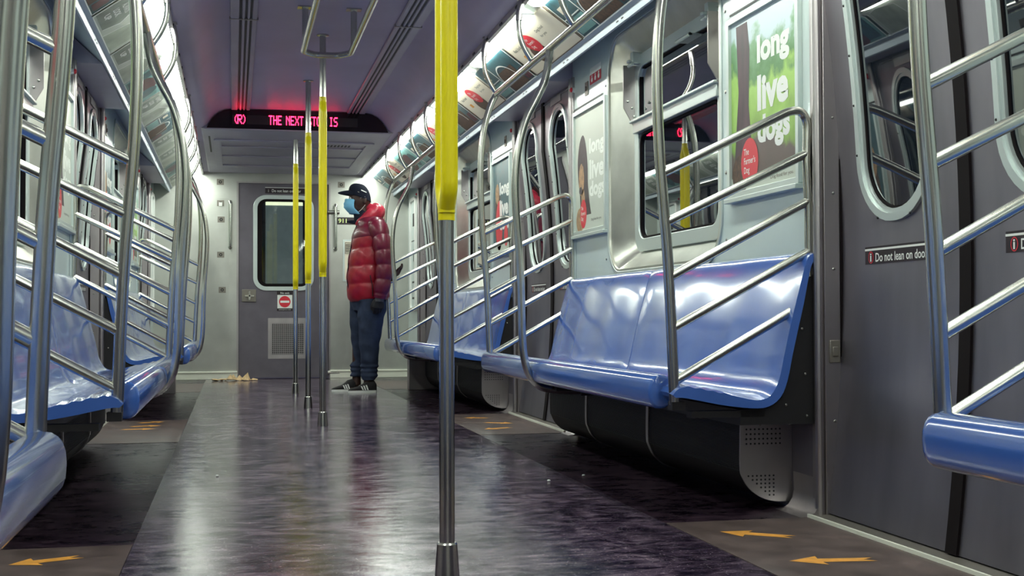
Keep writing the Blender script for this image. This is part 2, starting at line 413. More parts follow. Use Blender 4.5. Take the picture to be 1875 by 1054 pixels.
# doors
def bend(mb, s):
    bm = bmesh.new(); vs = [bm.verts.new(p) for p in mb.v]
    for q, m in zip(mb.f, mb.m):
        try: fc = bm.faces.new([vs[i] for i in q]); fc.material_index = m
        except ValueError: pass
    for k in range(1, 19):
        g = bm.verts[:]+bm.edges[:]+bm.faces[:]
        bmesh.ops.bisect_plane(bm, geom=g, plane_co=(0, 0, k*.1), plane_no=(0, 0, 1))
    bm.verts.index_update()
    out = MB(); out.v = [Vector((v.co.x+s*(doorX(v.co.z)-1.30), v.co.y, v.co.z)) for v in bm.verts]
    out.f = [tuple(v.index for v in fc.verts) for fc in bm.faces]; out.m = [fc.material_index for fc in bm.faces]
    bm.free(); return out
dn = 1
def door(s, c, n, decals=True):
    root = thing('door_%d' % n, (s*1.31, c, 0), '', 'door'); del root['label']; del root['category']; root['kind'] = 'structure'
    H = .675
    for d in (1, -1):      # two sliding leaves; d = +1 the leaf farther along the car
        f = lambda u, v, w, d=d: Vector((s*(1.30+w), c+d*(.012+u), v))
        mb = MB(); plate(mb, [(0, .012), (H+.03, .012), (H+.03, 1.885), (0, 1.885)], [rrect(.165, .515, .92, 1.79, (.165, .165, .165, .165), 9)], f, .025)
        leaf = bend(mb, s).build('door_leaf', DOORM, root, smooth=20)
        mb = MB(); A = rrect(.136, .544, .891, 1.819, .192, 9); Bq = rrect(.158, .522, .913, 1.797, .172, 9)
        ring_plate(mb, A, Bq, lambda u, v, w, f=f: f(u, v, -w), .010)
        A2 = rrect(.158, .522, .913, 1.797, .172, 9); B2 = rrect(.172, .508, .927, 1.783, .16, 9)
        ring_plate(mb, A2, B2, lambda u, v, w, f=f: f(u, v, .008-w), .012)
        fr = bend(mb, s).build('window_frame', FRAME, leaf, smooth=30)
        mb = MB(); ring_plate(mb, rrect(.166, .514, .921, 1.789, .165, 9), rrect(.180, .500, .935, 1.775, .152, 9), lambda u, v, w, f=f: f(u, v, .014-w), .008)
        bend(mb, s).build('gasket', RUBBER, fr)
        mb = MB(); plate(mb, rrect(.17, .51, .925, 1.785, .16, 9), [], lambda u, v, w, f=f: f(u, v, .010+w), .006)
        bend(mb, s).build('window_pane', GLASS, fr, smooth=20)
        mb = MB()
        for u, v in [(.143, z) for z in (1.1, 1.25, 1.4, 1.55)]+[(.537, z) for z in (1.1, 1.25, 1.4, 1.55)]+[(.25, .905), (.43, .905)]: mb.sph(f(u, v, -.010), .004, 6, 4)
        bend(mb, s).build('screw', BLACK, fr)
        mb = MB(); mb.box(f(-.012, .012, -.008), f(.014, 1.885, .03))
        bend(mb, s).build('edge_rubber', RUBBER, leaf, smooth=0)
        if decals:
            # black strip reading Do not lean on door
            yl = c+(.535 if d > 0 else -.165) if s > 0 else c+(.165 if d > 0 else -.535)
            g = wallf(s, 1.2995, yl)
            mb = MB(); g2 = lambda u, v, w: g(u, v+.772, w)
            poly(mb, [(0, 0), (.37, 0), (.37, .052), (0, .052)], g2, .0012, 0)
            quad(mb, 0, .37, .040, .046, g2, .0018, 1)
            arc(mb, .035, .020, .015, .018, .003, 0, 2*PI, g2, .0018, 2)
            add_text(mb, 'i', .030, .008, .008, .024, g2, .0018, 1, .02)
            add_text(mb, 'Do not lean on door', .062, .006, .285, .026, g2, .0018, 1, .015)
            o = bend(mb, s).build('notice_strip', [SIGNB, WHITE, RED], leaf, smooth=0)
    mb = MB(); mb.box((s*1.36, c-H-.03, 0), (s*1.42, c+H+.03, 1.92)); mb.build('door_pocket', BLACK, root, smooth=0)
    mb = MB().extrude_y([(s*x, z) for x, z in ((1.136, 1.880), (1.42, 1.886), (1.42, 2.05), (1.30, 2.03))], c-.70, c+.70); mb.build('header', SOFF, root, smooth=0)
    mb = MB(); mb.box((s*1.285, c-.60, 1.862), (s*1.29, c+.60, 1.868)); mb.box((s*1.284, c+.20, 1.83), (s*1.292, c+.42, 1.872)); mb.box((s*1.284, c-.42, 1.83), (s*1.292, c-.20, 1.872))
    mb.build('header_vent', STEEL, root)
    mb = MB(); mb.box((s*1.228, c-.69, 0), (s*1.36, c+.69, .008)); th = mb.build('threshold', PLATE, root)
    mb = MB(); mb.box((s*1.224, c-.69, 0), (s*1.232, c+.69, .012)); mb.build('nosing', KICK, th)
    for d in (1, -1):
        mb = MB(); yj = c+d*.69
        q = [(1.262, 0), (1.335, 0), (1.335, -.0), ]
        mb.box((s*1.285, yj-d*.008, 0), (s*1.338, yj+d*.02, 1.90))
        mb.tube([(s*1.272, yj+d*.008, 0), (s*1.272, yj+d*.008, 1.895)], .016, 10)
        mb.box((s*1.268, yj, 0), (s*1.29, yj+d*.05, 1.90))
        jm = mb.build('jamb', STEEL, root, bevel=.002)
        for k in range(8):
            if d > 0 or s < 0 or True: MB().sph((s*1.316, yj-d*.009, .06+k*.235), (.005, .003, .005), 8, 4).build('rivet', TUBE, jm)
        mb = MB(); mb.box((s*1.338, yj-d*.012, 0), (s*1.352, yj+d*.02, 1.90)); mb.build('seal', RUBBER, root)
    return root
for s in (1, -1):
    for c in DC: door(s, c, dn, decals=c > 0); dn += 1
# strike latch plate on near right jamb
mb = MB(); mb.box((1.298, 3.574, .475), (1.332, 3.583, .545)); mb.box((1.306, 3.570, .495), (1.324, 3.576, .525))
tag(mb.build('jamb_plate', PLATE, bevel=.002), 'small square metal plate on the riveted jamb beside the near right doorway', 'plate')
# ceiling seams
for i, y in enumerate((6.35, 3.3)):
    mb = MB(); mb.box((-.38, y, 2.243), (.38, y+.006, 2.2455)); struct(mb.build('trim_%d' % (7+i), BLACK, smooth=0))
# bulkhead soffit
mb = MB(); mb.rings([[(-.735, y, 2.086), (.735, y, 2.086), (.80, y, 2.12), (.80, y, 2.30), (-.80, y, 2.30), (-.80, y, 2.12)] for y in (9.98, YE)])
bk = struct(mb.build('trim_9', SOFF, smooth=0))
mb = MB(); f = lambda u, v, w: Vector((u, v, 2.086-w))
ring_plate(mb, rrect(-.66, .66, 10.55, 12.45, .02, 3), rrect(-.60, .60, 10.65, 12.3, .02, 3), f, .014)
mb.box((-.60, 10.95, 2.075), (.60, 11.0, 2.086)); mb.box((-.60, 11.6, 2.075), (.60, 11.66, 2.086))
mb.build('hatch_frame', SOFF, bk, bevel=.003)
mb = MB()
for k in range(9): mb.box((.22+.03*k, 10.72, 2.084), (.236+.03*k, 10.86, 2.0855))
mb.box((-.70, 10.4, 2.0845), (-.685, 11.4, 2.0855)); mb.build('slot', BLACK, bk, smooth=0)
# end walls
mb = MB(); f = endf(0, 0)
plate(mb, [(-1.36, 0), (-.452, 0), (-.452, 1.995), (.462, 1.995), (.462, 0), (1.36, 0), (1.36, 2.15), (-1.36, 2.15)], [], lambda u, v, w: Vector((u, YE+w, v)), .05)
we = struct(mb.build('wall_end', ENDM, smooth=0))
mb = MB(); mb.box((-1.36, YB-.05, 0), (1.36, YB, 2.3)); struct(mb.build('wall_back', STEEL, smooth=0))
for i, (a, b) in enumerate(((-1.28, -.46), (.47, 1.28))):
    mb = MB(); mb.box((a, YE-.03, 0), (b, YE, .070)); mb.box((a, YE-.04, .064), (b, YE, .080)); o = mb.build('baseboard_left' if i == 0 else 'baseboard_right', KICK, bevel=.003); struct(o)
# end door
root = thing('door_%d' % dn, (0, YE, 0), '', 'door'); del root['label']; del root['category']; root['kind'] = 'structure'
mb = MB(); plate(mb, [(-.445, .01), (.455, .01), (.455, 1.985), (-.445, 1.985)], [rrect(-.262, .262, .935, 1.825, .09)], lambda u, v, w: Vector((u, YE+.012+w, v)), .03)
lf = mb.build('door_leaf', plain('end door steel', (.155, .14, .165), .45, .6, var=.12, scale=5), root, smooth=0)
mb = MB(); ring_plate(mb, rrect(-.305, .305, .892, 1.868, .13), rrect(-.262, .262, .935, 1.825, .09), endf(0, 0, YE+.012), .014)
wf = mb.build('window_frame', FRAME, lf, bevel=.003)
mb = MB(); ring_plate(mb, rrect(-.264, .264, .933, 1.827, .09), rrect(-.215, .228, .965, 1.80, .05), endf(0, 0, YE+.02), .012); mb.build('gasket', RUBBER, wf)
mb = MB(); mb.box((-.25, YE+.026, .945), (.25, YE+.030, 1.815)); mb.build('window_pane', CGLASS, wf, smooth=0)
mb = MB(); mb.box((-.47, YE-.006, 1.985), (.475, YE+.01, 2.0)); mb.box((-.468, YE-.004, 0), (-.448, YE+.01, 1.99)); mb.box((.458, YE-.004, 0), (.474, YE+.01, 1.99))
mb.build('door_frame', STEEL, root)
g = endf(-.185, 1.885, YE+.012); mb = MB(); quad(mb, 0, .40, 0, .062, g, .001, 0); quad(mb, 0, .40, .056, .062, g, .002, 1); add_text(mb, 'i   Do not lean on door', .03, .012, .33, .030, g, .002, 1, .01)
mb.build('notice_strip', [SIGNB, WHITE], lf, smooth=0)
g = endf(-.066, .685, YE+.012); mb = MB(); quad(mb, 0, .158, 0, .205, g, .001, 0); quad(mb, .004, .154, .028, .165, g, .002, 1)
ell(mb, .079, .096, .058, .058, g, .003, 2); quad(mb, .034, .124, .085, .107, g, .004, 1); add_text(mb, 'No exit', .035, .175, .09, .020, g, .002, 1, .01); add_text(mb, 'emergency only', .02, .008, .12, .012, g, .002, 1, 0)
mb.build('no_entry_sticker', [SIGNB, WHITE, RED], lf, smooth=0)
mb = MB(); mb.box((-.415, YE-.004, .78), (-.275, YE+.012, .905)); lk = mb.build('lock_plate', PLATE, lf, bevel=.003)
mb = MB(); mb.tube([(-.34, YE-.004, .84), (-.34, YE-.03, .84)], .018); mb.box((-.385, YE-.032, .832), (-.295, YE-.022, .848)); mb.box((-.348, YE-.032, .80), (-.332, YE-.022, .885)); mb.build('thumb_turn', TUBE, lk)
mb = MB(); ring_plate(mb, rrect(-.155, .265, .20, .615, .006, 2), rrect(-.12, .20, .245, .56, .004, 2), endf(0, 0, YE+.012), .004); vg = mb.build('vent_frame', STEEL, lf)
mb = MB(); quad(mb, -.12, .20, .245, .56, endf(0, 0, YE+.012), .0008, 0)
for k in range(16): mb.box((-.12+k*.02, YE+.006, .245), (-.112+k*.02, YE+.011, .56), 1)
for k in range(16): mb.box((-.12, YE+.006, .25+k*.02), (.20, YE+.011, .256+k*.02), 1)
mb.build('vent_grille', [BLACK, STEEL], vg, smooth=0)
for z in (1.70, .055):
    mb = MB(); mb.tube([(.445, YE-.015, z), (.565, YE-.015, z)], .02, 10); mb.build('hinge', TUBE, root)
# next car seen through the end door glass
mb = MB(); mb.box((-1.2, 13.9, 0), (1.2, 13.95, 2.3)); mb.box((-1.2, 13.06, 0), (-1.15, 13.9, 2.3)); mb.box((1.15, 13.06, 0), (1.2, 13.9, 2.3)); mb.box((-1.2, 13.06, 2.2), (1.2, 13.95, 2.3))
nc = struct(mb.build('wall_beyond', BLACK, smooth=0))
mb = MB(); mb.box((-.16, 13.885, .85), (.24, 13.9, 1.90)); mb.build('lit_pane', plain('lit next car glass', (.10, .13, .14), .5, emit=.075, ecol=(.50, .62, .64), var=.6, scale=4), nc, smooth=0)
mb = MB(); mb.box((-.16, 13.875, 1.84), (.24, 13.884, 1.91)); mb.build('lit_header', plain('lit cream', (.8, .8, .6), .5, emit=.7, ecol=(.9, .9, .62)), nc, smooth=0)

# ------------------------------------------------------------------ benches
def offset_prof(s, P): return [(s*x, z) for x, z in P]
SHELL_IN = [(.796, .388), (.812, .405), (.845, .412), (.90, .403), (.98, .386), (1.05, .370), (1.085, .370), (1.115, .385), (1.140, .43), (1.158, .505), (1.178, .59), (1.202, .68), (1.228, .775), (1.245, .812), (1.268, .822)]
SHELL_OUT = [(1.268, .800), (1.258, .790), (1.245, .755), (1.225, .66), (1.204, .575), (1.186, .50), (1.168, .42), (1.145, .37), (1.105, .342), (1.05, .338), (.95, .350), (.84, .372), (.805, .374)]
def make_bench(s, label):
    root = thing('bench', (s*1.0, B0+1.43, 0), label, 'bench', 'blue benches along the two walls')
    for a, b in ((.012, 1.515), (1.521, 2.865)):
        mb = MB(); R = []
        a_, b_ = B0+a, B0+b; n = 26
        inn = [(p.x, p.z+(.0022*math.sin((p.x-.835)/.040*2*PI) if .835 < p.x < .975 else 0)) for p in smoothpath([(x, 0, z) for x, z in SHELL_IN], 8)]
        out = [(p.x, p.z) for p in smoothpath([(x, 0, z) for x, z in SHELL_OUT], 3)]
        for i in range(n+1):
            y = a_+(b_-a_)*i/n
            e = min(i, n-i); rnd = .006*(1-min(e, 1))
            bay = (y-B0)/.487; dip = .0022*(1-math.cos(2*PI*bay))/2
            R.append([(s*(x+(dip if x > 1.1 else 0)-(0)), y, z-(dip*.9 if .86 < x <= 1.1 else 0)-rnd*(1 if z > .3 else 0)) for x, z in inn]+[(s*x, y, z) for x, z in out])
        mb.rings(R); mb.build('seat_shell', BLUE, root, smooth=50)
    mb = MB()
    y0, y1 = B0+.13, B0+2.868; R = []
    cx, cz = .800, .386
    def sec(k): return [(s*(cx+(.040*k)*math.copysign(abs(math.cos(t))**.8, math.cos(t))), cz+(.054*k)*math.copysign(abs(math.sin(t))**.8, math.sin(t))) for t in [2*PI*j/20 for j in range(20)]]
    for y, k in ((y0, .80), (y0+.004, .93), (y0+.014, 1), (y1-.035, 1), (y1-.018, .95), (y1-.006, .80), (y1, .5)): R.append([(x, y, z) for x, z in sec(k)])
    mb.rings(R); mb.build('front_roll', BLUE2, root, smooth=50)
    # dark carrier behind and below the seat
    mb = MB(); P = [(1.02, .332), (1.11, .336), (1.155, .365), (1.178, .42), (1.195, .51), (1.222, .64), (1.25, .74), (1.27, .75), (1.27, .285), (1.02, .285)]
    mb.extrude_y([(s*x, z) for x, z in P], B0+.03, B0+2.84)
    ca = mb.build('seat_carrier', BLACK, root, smooth=0)
    for z, x in ((.58, 1.225), (.44, 1.235), (.31, 1.24), (.345, 1.17)): MB().sph((s*x, B0+.028, z), (.005, .004, .005), 8, 4).build('stud', TUBE, ca)
    MB().box((s*.86, B0+1.66, .30), (s*1.1, B0+1.76, .335)).build('seat_bracket', BLACK, root, smooth=0)
    MB().box((s*.86, B0+.03, .31), (s*1.1, B0+.07, .33)).build('seat_bracket', BLACK, root, smooth=0)
    return root
def make_heater(s, label):
    root = thing('heater', (s*1.18, B0+1.5, 0), label, 'heater', 'under-seat heaters')
    P = [(1.10, .282), (1.098, .15), (1.106, .11), (1.128, .07), (1.165, .038), (1.21, .022), (1.27, .018), (1.27, .282)]
    P = [(p.x, p.z) for p in smoothpath([(x, 0, z) for x, z in P[:-1]], 4)]+[(1.27, .282)]
    mb = MB().extrude_y([(s*x, z) for x, z in P], B0+.215, B0+2.72); mb.build('heater_cover', MESHM, root, smooth=40)
    mb = MB(); y = B0+.22
    for k in range(30):      # horizontal ribs of the grille
        z = .272-k*.0056
        if z > .12: mb.box((s*1.0955, B0+.22, z), (s*1.100, B0+2.71, z+.0024))
    mb.build('grille_ribs', BLACK, root, smooth=0)
    for u in (1.12, 2.0):
        mb = MB(); Q = P[:-1][:22]; w = []
        mb.rings([[(s*(x-.008), B0+u, z) for x, z in Q]+[(s*x, B0+u, z) for x, z in reversed(Q)], [(s*(x-.008), B0+u+.028, z) for x, z in Q]+[(s*x, B0+u+.028, z) for x, z in reversed(Q)]])
        mb.build('strap', STEEL, root)
    E1 = [(1.094, .278), (1.092, .14), (1.10, .10), (1.125, .062), (1.165, .035), (1.21, .022), (1.272, .020), (1.272, .278)]
    E1 = [(p.x, p.z) for p in smoothpath([(x, 0, z) for x, z in E1[:-1]], 4)]+[(1.272, .278)]
    mb = MB().extrude_y([(s*x, z) for x, z in E1], B0+.207, B0+.214); ep = mb.build('end_plate', STEEL, root, smooth=0)
    mb = MB()
    def hole(x, z): mb.tube([(s*x, B0+.2068, z), (s*x, B0+.2060, z)], .0032, 7)
    for i in range(9):
        for j in range(4): hole(1.114+i*.0145, .255-j*.0155)
    mb.build('vent_holes', BLACK, ep, smooth=0); mb = MB()
    for i in range(7):
        for j in range(6):
            if j < 2 or i >= j-1: hole(1.120+i*.0145, .105-j*.0125) if not (j >= 1 and i < j-.5+.0) else None
    mb.build('vent_holes', BLACK, ep, smooth=0)
    for x in (1.16, 1.262): MB().sph((s*x, B0+.203, .271), .005, 8, 4).build('screw', TUBE, ep)
    return root
def make_cove(s):
    mb = MB(); P = [(1.2725, .118), (1.268, .118), (1.270, .06), (1.264, .035), (1.250, .014), (1.232, .004), (1.205, .001), (1.205, 0), (1.2725, 0)]
    mb.extrude_y([(s*x, z) for x, z in P], B0+.0, B0+.19); mb.extrude_y([(s*x, z) for x, z in P], B0+2.75, B0+BL)
    return mb
POST = [(.815, .350), (.812, .42), (.805, .60), (.795, .80), (.783, .95), (.773, 1.08), (.767, 1.20), (.764, 1.31), (.766, 1.43), (.774, 1.54), (.789, 1.63), (.815, 1.72), (.838, 1.77), (.85, 1.792)]
MID = [(.85, 1.792), (.828, 1.66), (.788, 1.57), (.742, 1.48), (.708, 1.36), (.692, 1.22), (.695, 1.08), (.708, .90), (.716, .72), (.720, .55), (.728, .45), (.748, .375), (.79, .325), (.84, .306), (.93, .298), (1.0, .298)]
TR = .0172; BR = .0140
def postx(z):
    for (x0, z0), (x1, z1) in zip(POST, POST[1:]):
        if z0 <= z <= z1: return x0+(x1-x0)*(z-z0)/(z1-z0)
    return .81
def make_rail(s, label):
    root = thing('grab_rail', (s*.81, B0+1.45, .35), label, 'railing', 'steel bench-end railings')
    ya, yb = B0+.05, B0+2.86
    p1 = smoothpath([(s*x, yb, z) for x, z in POST], 4); p2 = smoothpath([(s*x, ya, z) for x, z in POST], 4)
    MB().tube(p1, TR, 14).build('end_post', TUBE, root, smooth=60)
    MB().tube(p2, TR, 14).build('end_post', TUBE, root, smooth=60)
    mb = MB().tube([(s*.85, ya-.004, 1.793), (s*.85, yb+.004, 1.793)], TR, 14); mb.sph((s*.85, ya, 1.793), TR*1.02); mb.sph((s*.85, yb, 1.793), TR*1.02)
    mb.build('top_rail', TUBE, root, smooth=60)
    ym = B0+1.71
    MB().tube(smoothpath([(s*x, ym, z) for x, z in MID], 4), TR*.97, 14).build('middle_post', TUBE, root, smooth=60)
    mb = MB().tube([(s*.98, ym, .298), (s*1.04, ym, .298)], .024, 12); mb.box((s*1.0, ym-.03, .288), (s*1.06, ym+.03, .325)); mb.build('post_foot', BLACK, root)
    for y in (ya, yb):
        pts = [(.812, .418), (1.236, .655), (1.272, .70), (1.262, .98), (1.255, 1.10), (1.245, 1.20), (1.16, 1.245), (.775, 1.055)]
        path = fillet([(s*.812, y, .420), (s*1.262, y, .668), (s*1.262, y, .95), (s*1.256, y, 1.10), (s*1.262, y, 1.292), (s*.776, y, 1.055)], .105, 9)
        MB().tube(path, BR, 12).build('end_loop', TUBE, root, smooth=60)
        for za, zb in ((.581, .822), (.738, .98), (.905, 1.131)):
            MB().tube([(s*postx(za), y, za), (s*1.260, y, zb)], BR, 12).build('slanted_bar', TUBE, root, smooth=60)
        mb = MB(); mb.box((s*1.268, y-.012, .74), (s*1.279, y+.012, 1.16)); mb.box((s*1.256, y-.005, .80), (s*1.27, y+.005, .84)); mb.box((s*1.256, y-.005, 1.06), (s*1.27, y+.005, 1.10)); mb.build('wall_plate', FRAME, root)
        mb = MB(); mb.box((s*.80, y-.02, .335), (s*.84, y+.02, .36)); mb.build('post_foot', BLACK, root, smooth=0)
    for u in (.62, 1.30, 2.03, 2.855):
        y = B0+u
        hk = MB().tube(smoothpath([(s*x, y, z) for x, z in ((.797, 2.07), (.786, 2.04), (.782, 1.97), (.789, 1.91), (.808, 1.86), (.835, 1.815), (.85, 1.796))], 4), .0125, 12).build('ceiling_hook', TUBE, root, smooth=60)
        mb = MB().tube([(s*.800, y, 2.100), (s*.796, y, 2.075)], .022, 12); mb.tube([(s*.797, y, 2.078), (s*.785, y, 2.02), (s*.783, y, 1.985)], .0155, 12); mb.build('socket', STEEL, hk, smooth=60)
    return root
BL_ = {(1, 1): 'long blue bench on the right below the window and the green park poster',
       (1, 0): 'nearest blue bench on the right, only its rounded front end in frame',
       (1, 2): 'far right blue bench, the one behind the yellow pole and next to the standing man',
       (-1, 1): 'blue bench in the middle of the left side, seen through slanted bars',
       (-1, 0): 'nearest blue bench on the left, only its rounded front end in the bottom left corner',
       (-1, 2): 'far left blue bench, small and behind the middle left bench'}
RL_ = {(1, 1): 'curved steel railing framing the middle right bench, with slanted bars at both ends',
       (1, 0): 'steel railing of the nearest right bench, thick post and slanted bars at right edge',
       (1, 2): 'farthest right steel railing, its curved post beside the man in the red jacket',
       (-1, 1): 'steel railing of the middle left bench, three posts crowding in front of the left wall',
       (-1, 0): 'nearest left steel railing with wide posts at the left edge of the frame',
       (-1, 2): 'farthest left steel railing, its bowed post in front of the end wall'}
HL_ = {(1, 1): 'dark ribbed heater with perforated end plate under the middle right bench', (1, 2): 'dark heater with perforated end plate under the far right bench',
       (-1, 1): 'dark heater under the middle left bench, mostly in shadow', (-1, 2): 'dark heater under the far left bench'}
cn = 10
for s in (1, -1):
    b = make_bench(s, BL_[(s, 1)]); r = make_rail(s, RL_[(s, 1)]); h = make_heater(s, HL_[(s, 1)])
    for k in (0, 2):
        dup(b, PITCH*(k-1), BL_[(s, k)]); r2 = dup(r, PITCH*(k-1), RL_[(s, k)])
        if k == 0:
            for ch in r2.children:
                if ch.name.startswith('middle_post') or (ch.name.startswith('post_foot') and abs(sum(v.co.y for v in ch.data.vertices)/len(ch.data.vertices)) < .6): ch.location.y += .26
    dup(h, PITCH, HL_[(s, 2)])
    for k in (0, 1, 2):
        mb = make_cove(s)
        for p in mb.v: p.y += PITCH*(k-1)
        struct(mb.build('trim_%d' % cn, STEEL)); cn += 1
# steel box at the far end of the far right bench, and its mirror
for s, l in ((1, 'low grey steel box under the far end of the far right bench'), (-1, 'low dark steel box under the far end of the far left bench')):
    mb = MB(); y = B0+PITCH
    mb.box((s*.96, y+2.73, .0), (s*1.262, y+2.86, .282)); tag(mb.build('equipment_box', STEEL, bevel=.004), l, 'box', 'under-seat end boxes')

# ------------------------------------------------------------------ stanchions
def make_pole(y, label):
    root = thing('stanchion', (0, y, 0), label, 'pole', 'centre poles with yellow loops')
    MB().tube([(0, y, .06), (0, y, .875)], .0185, 16).build('lower_pole', TUBE, root, smooth=60)
    MB().tube([(0, y, 1.87), (0, y, 2.243)], .0185, 16).build('upper_pole', TUBE, root, smooth=60)
    MB().lathe((0, y, 0), [(.030, 0), (.0295, .01), (.0245, .078), (.0215, .082), (.019, .082)], 20).build('floor_cup', TUBE, root, smooth=30)
    MB().lathe((0, y, 2.236), [(.02, 0), (.036, .003), (.036, .009)], 20).build('ceiling_flange', TUBE, root, smooth=30)
    mb = MB(); d = .043
    for q in (1, -1):
        mb.tube(fillet([(0, y+q*.006, .87), (0, y+q*.006, .882), (0, y+q*d, .925), (0, y+q*d, 1.80), (0, y+q*.006, 1.85), (0, y+q*.006, 1.87)], .05, 7), .0205, 16)
    mb.tube([(0, y, .852), (0, y, .892)], .0205, 16); mb.tube([(0, y, 1.838), (0, y, 1.885)], .0205, 16)
    mb.build('yellow_loop', YEL, root, smooth=60)
    return root
PL = ['nearest centre pole, wide yellow grip and steel base cup at the bottom of the frame',
      'second centre pole from the camera, yellow grip, rightmost of the three distant poles',
      'third centre pole from the camera, middle of the three distant yellow poles',
      'farthest and shortest-looking centre pole, leftmost of the three distant yellow poles']
p0 = make_pole(2.98, PL[0])
for y, l in zip((7.26, 8.69, 10.47), PL[1:]): dup(p0, y-2.98, l)
# ceiling hand loop
root = thing('ceiling_handrail', (-.01, 5.9, 2.05), 'U-shaped steel hand loop hanging from the middle of the ceiling', 'handrail')
path = fillet([(-.135, 4.6, 2.05), (-.135, 6.80, 2.05), (-.07, 6.885, 2.05), (.055, 6.885, 2.05), (.118, 6.80, 2.05), (.118, 4.6, 2.05)], .06, 6)
MB().tube(path, .0165, 14).build('loop_tube', TUBE, root, smooth=60)
for x in (-.135, .118):
    for y in (6.62, 5.0):
        mb = MB().tube([(x, y, 2.05), (x, y, 2.244)], .017, 12); mb.box((x-.04, y-.03, 2.238), (x+.04, y+.03, 2.2455)); mb.build('hanger', TUBE, root, smooth=40)

# ------------------------------------------------------------------ ceiling vents
def make_vent(s, label):
    y0, y1 = 6.915, 9.955
    root = thing('ceiling_vent', (s*.447, (y0+y1)/2, 2.23), label, 'ceiling vent', 'slotted ceiling vents')
    mb = MB(); mb.box((s*.378, y0, 2.238), (s*.518, y1, 2.2445)); mb.build('slot_back', BLACK, root, smooth=0)
    for a, b in ((.376, .404), (.414, .430), (.440, .458), (.470, .520)):
        mb = MB(); mb.rings([[(s*a, y, 2.240), (s*(a+.004), y, 2.231), (s*(b-.004), y, 2.231), (s*b, y, 2.240)] for y in (y0+.004, y1)]); mb.build('slat', SOFF, root, smooth=0)
    mb = MB(); mb.box((s*.37, y0-.012, 2.229), (s*.524, y0+.004, 2.243)); mb.build('end_trim', STEEL, root)
    return root
vl = {1: ('slotted ceiling vent right of the centre poles, reaching the display', 'slotted ceiling vent right of centre, the nearer length above the hand loop'),
      -1: ('slotted ceiling vent left of the centre poles, reaching the display', 'slotted ceiling vent left of centre, the nearer length at the top edge')}
for s in (1, -1):
    v = make_vent(s, vl[s][0]); dup(v, -3.055, vl[s][1])

# ------------------------------------------------------------------ lamps
ln = 0
LNAMES = ['first', 'second', 'third', 'fourth', 'fifth', 'sixth', 'seventh', 'eighth', 'ninth', 'tenth']
for s, sn in ((1, 'right'), (-1, 'left')):
    y = YE-.02; k = 0; proto = None
    while y-1.48 > YB:
        ya, yb = y-1.33, y
        lab = 'lit ceiling lamp strip above the %s wall, %s counted from the end wall' % (sn, LNAMES[k])
        if proto is None:
            root = thing('ceiling_lamp', (s*.855, ya, 2.07), lab, 'ceiling lamp', 'strip lamps above the side walls'); proto = root
            P = [(.818, 2.098), (.822, 2.078), (.845, 2.062), (.872, 2.052), (.893, 2.052), (.903, 2.062), (.903, 2.076)]
            mb = MB(); n = 16; R = []
            for i in range(n+1):
                t = i/n; yy = ya+(yb-ya)*t; e = min(1, min(i, n-i)/1.0); kx = .55+.45*e
                R.append([(s*(.86+(x-.86)*kx), yy, 2.09+(z-2.09)*kx) for x, z in P])
            mb.rings(R); mb.build('diffuser', LAMP, root, smooth=60)
            mb = MB(); mb.box((s*.816, ya-.014, 2.060), (s*.90, ya-.002, 2.10)); mb.build('end_cap', FRAME, root, bevel=.003)
        else: dup(proto, -k*1.46, lab)
        y -= 1.46; k += 1

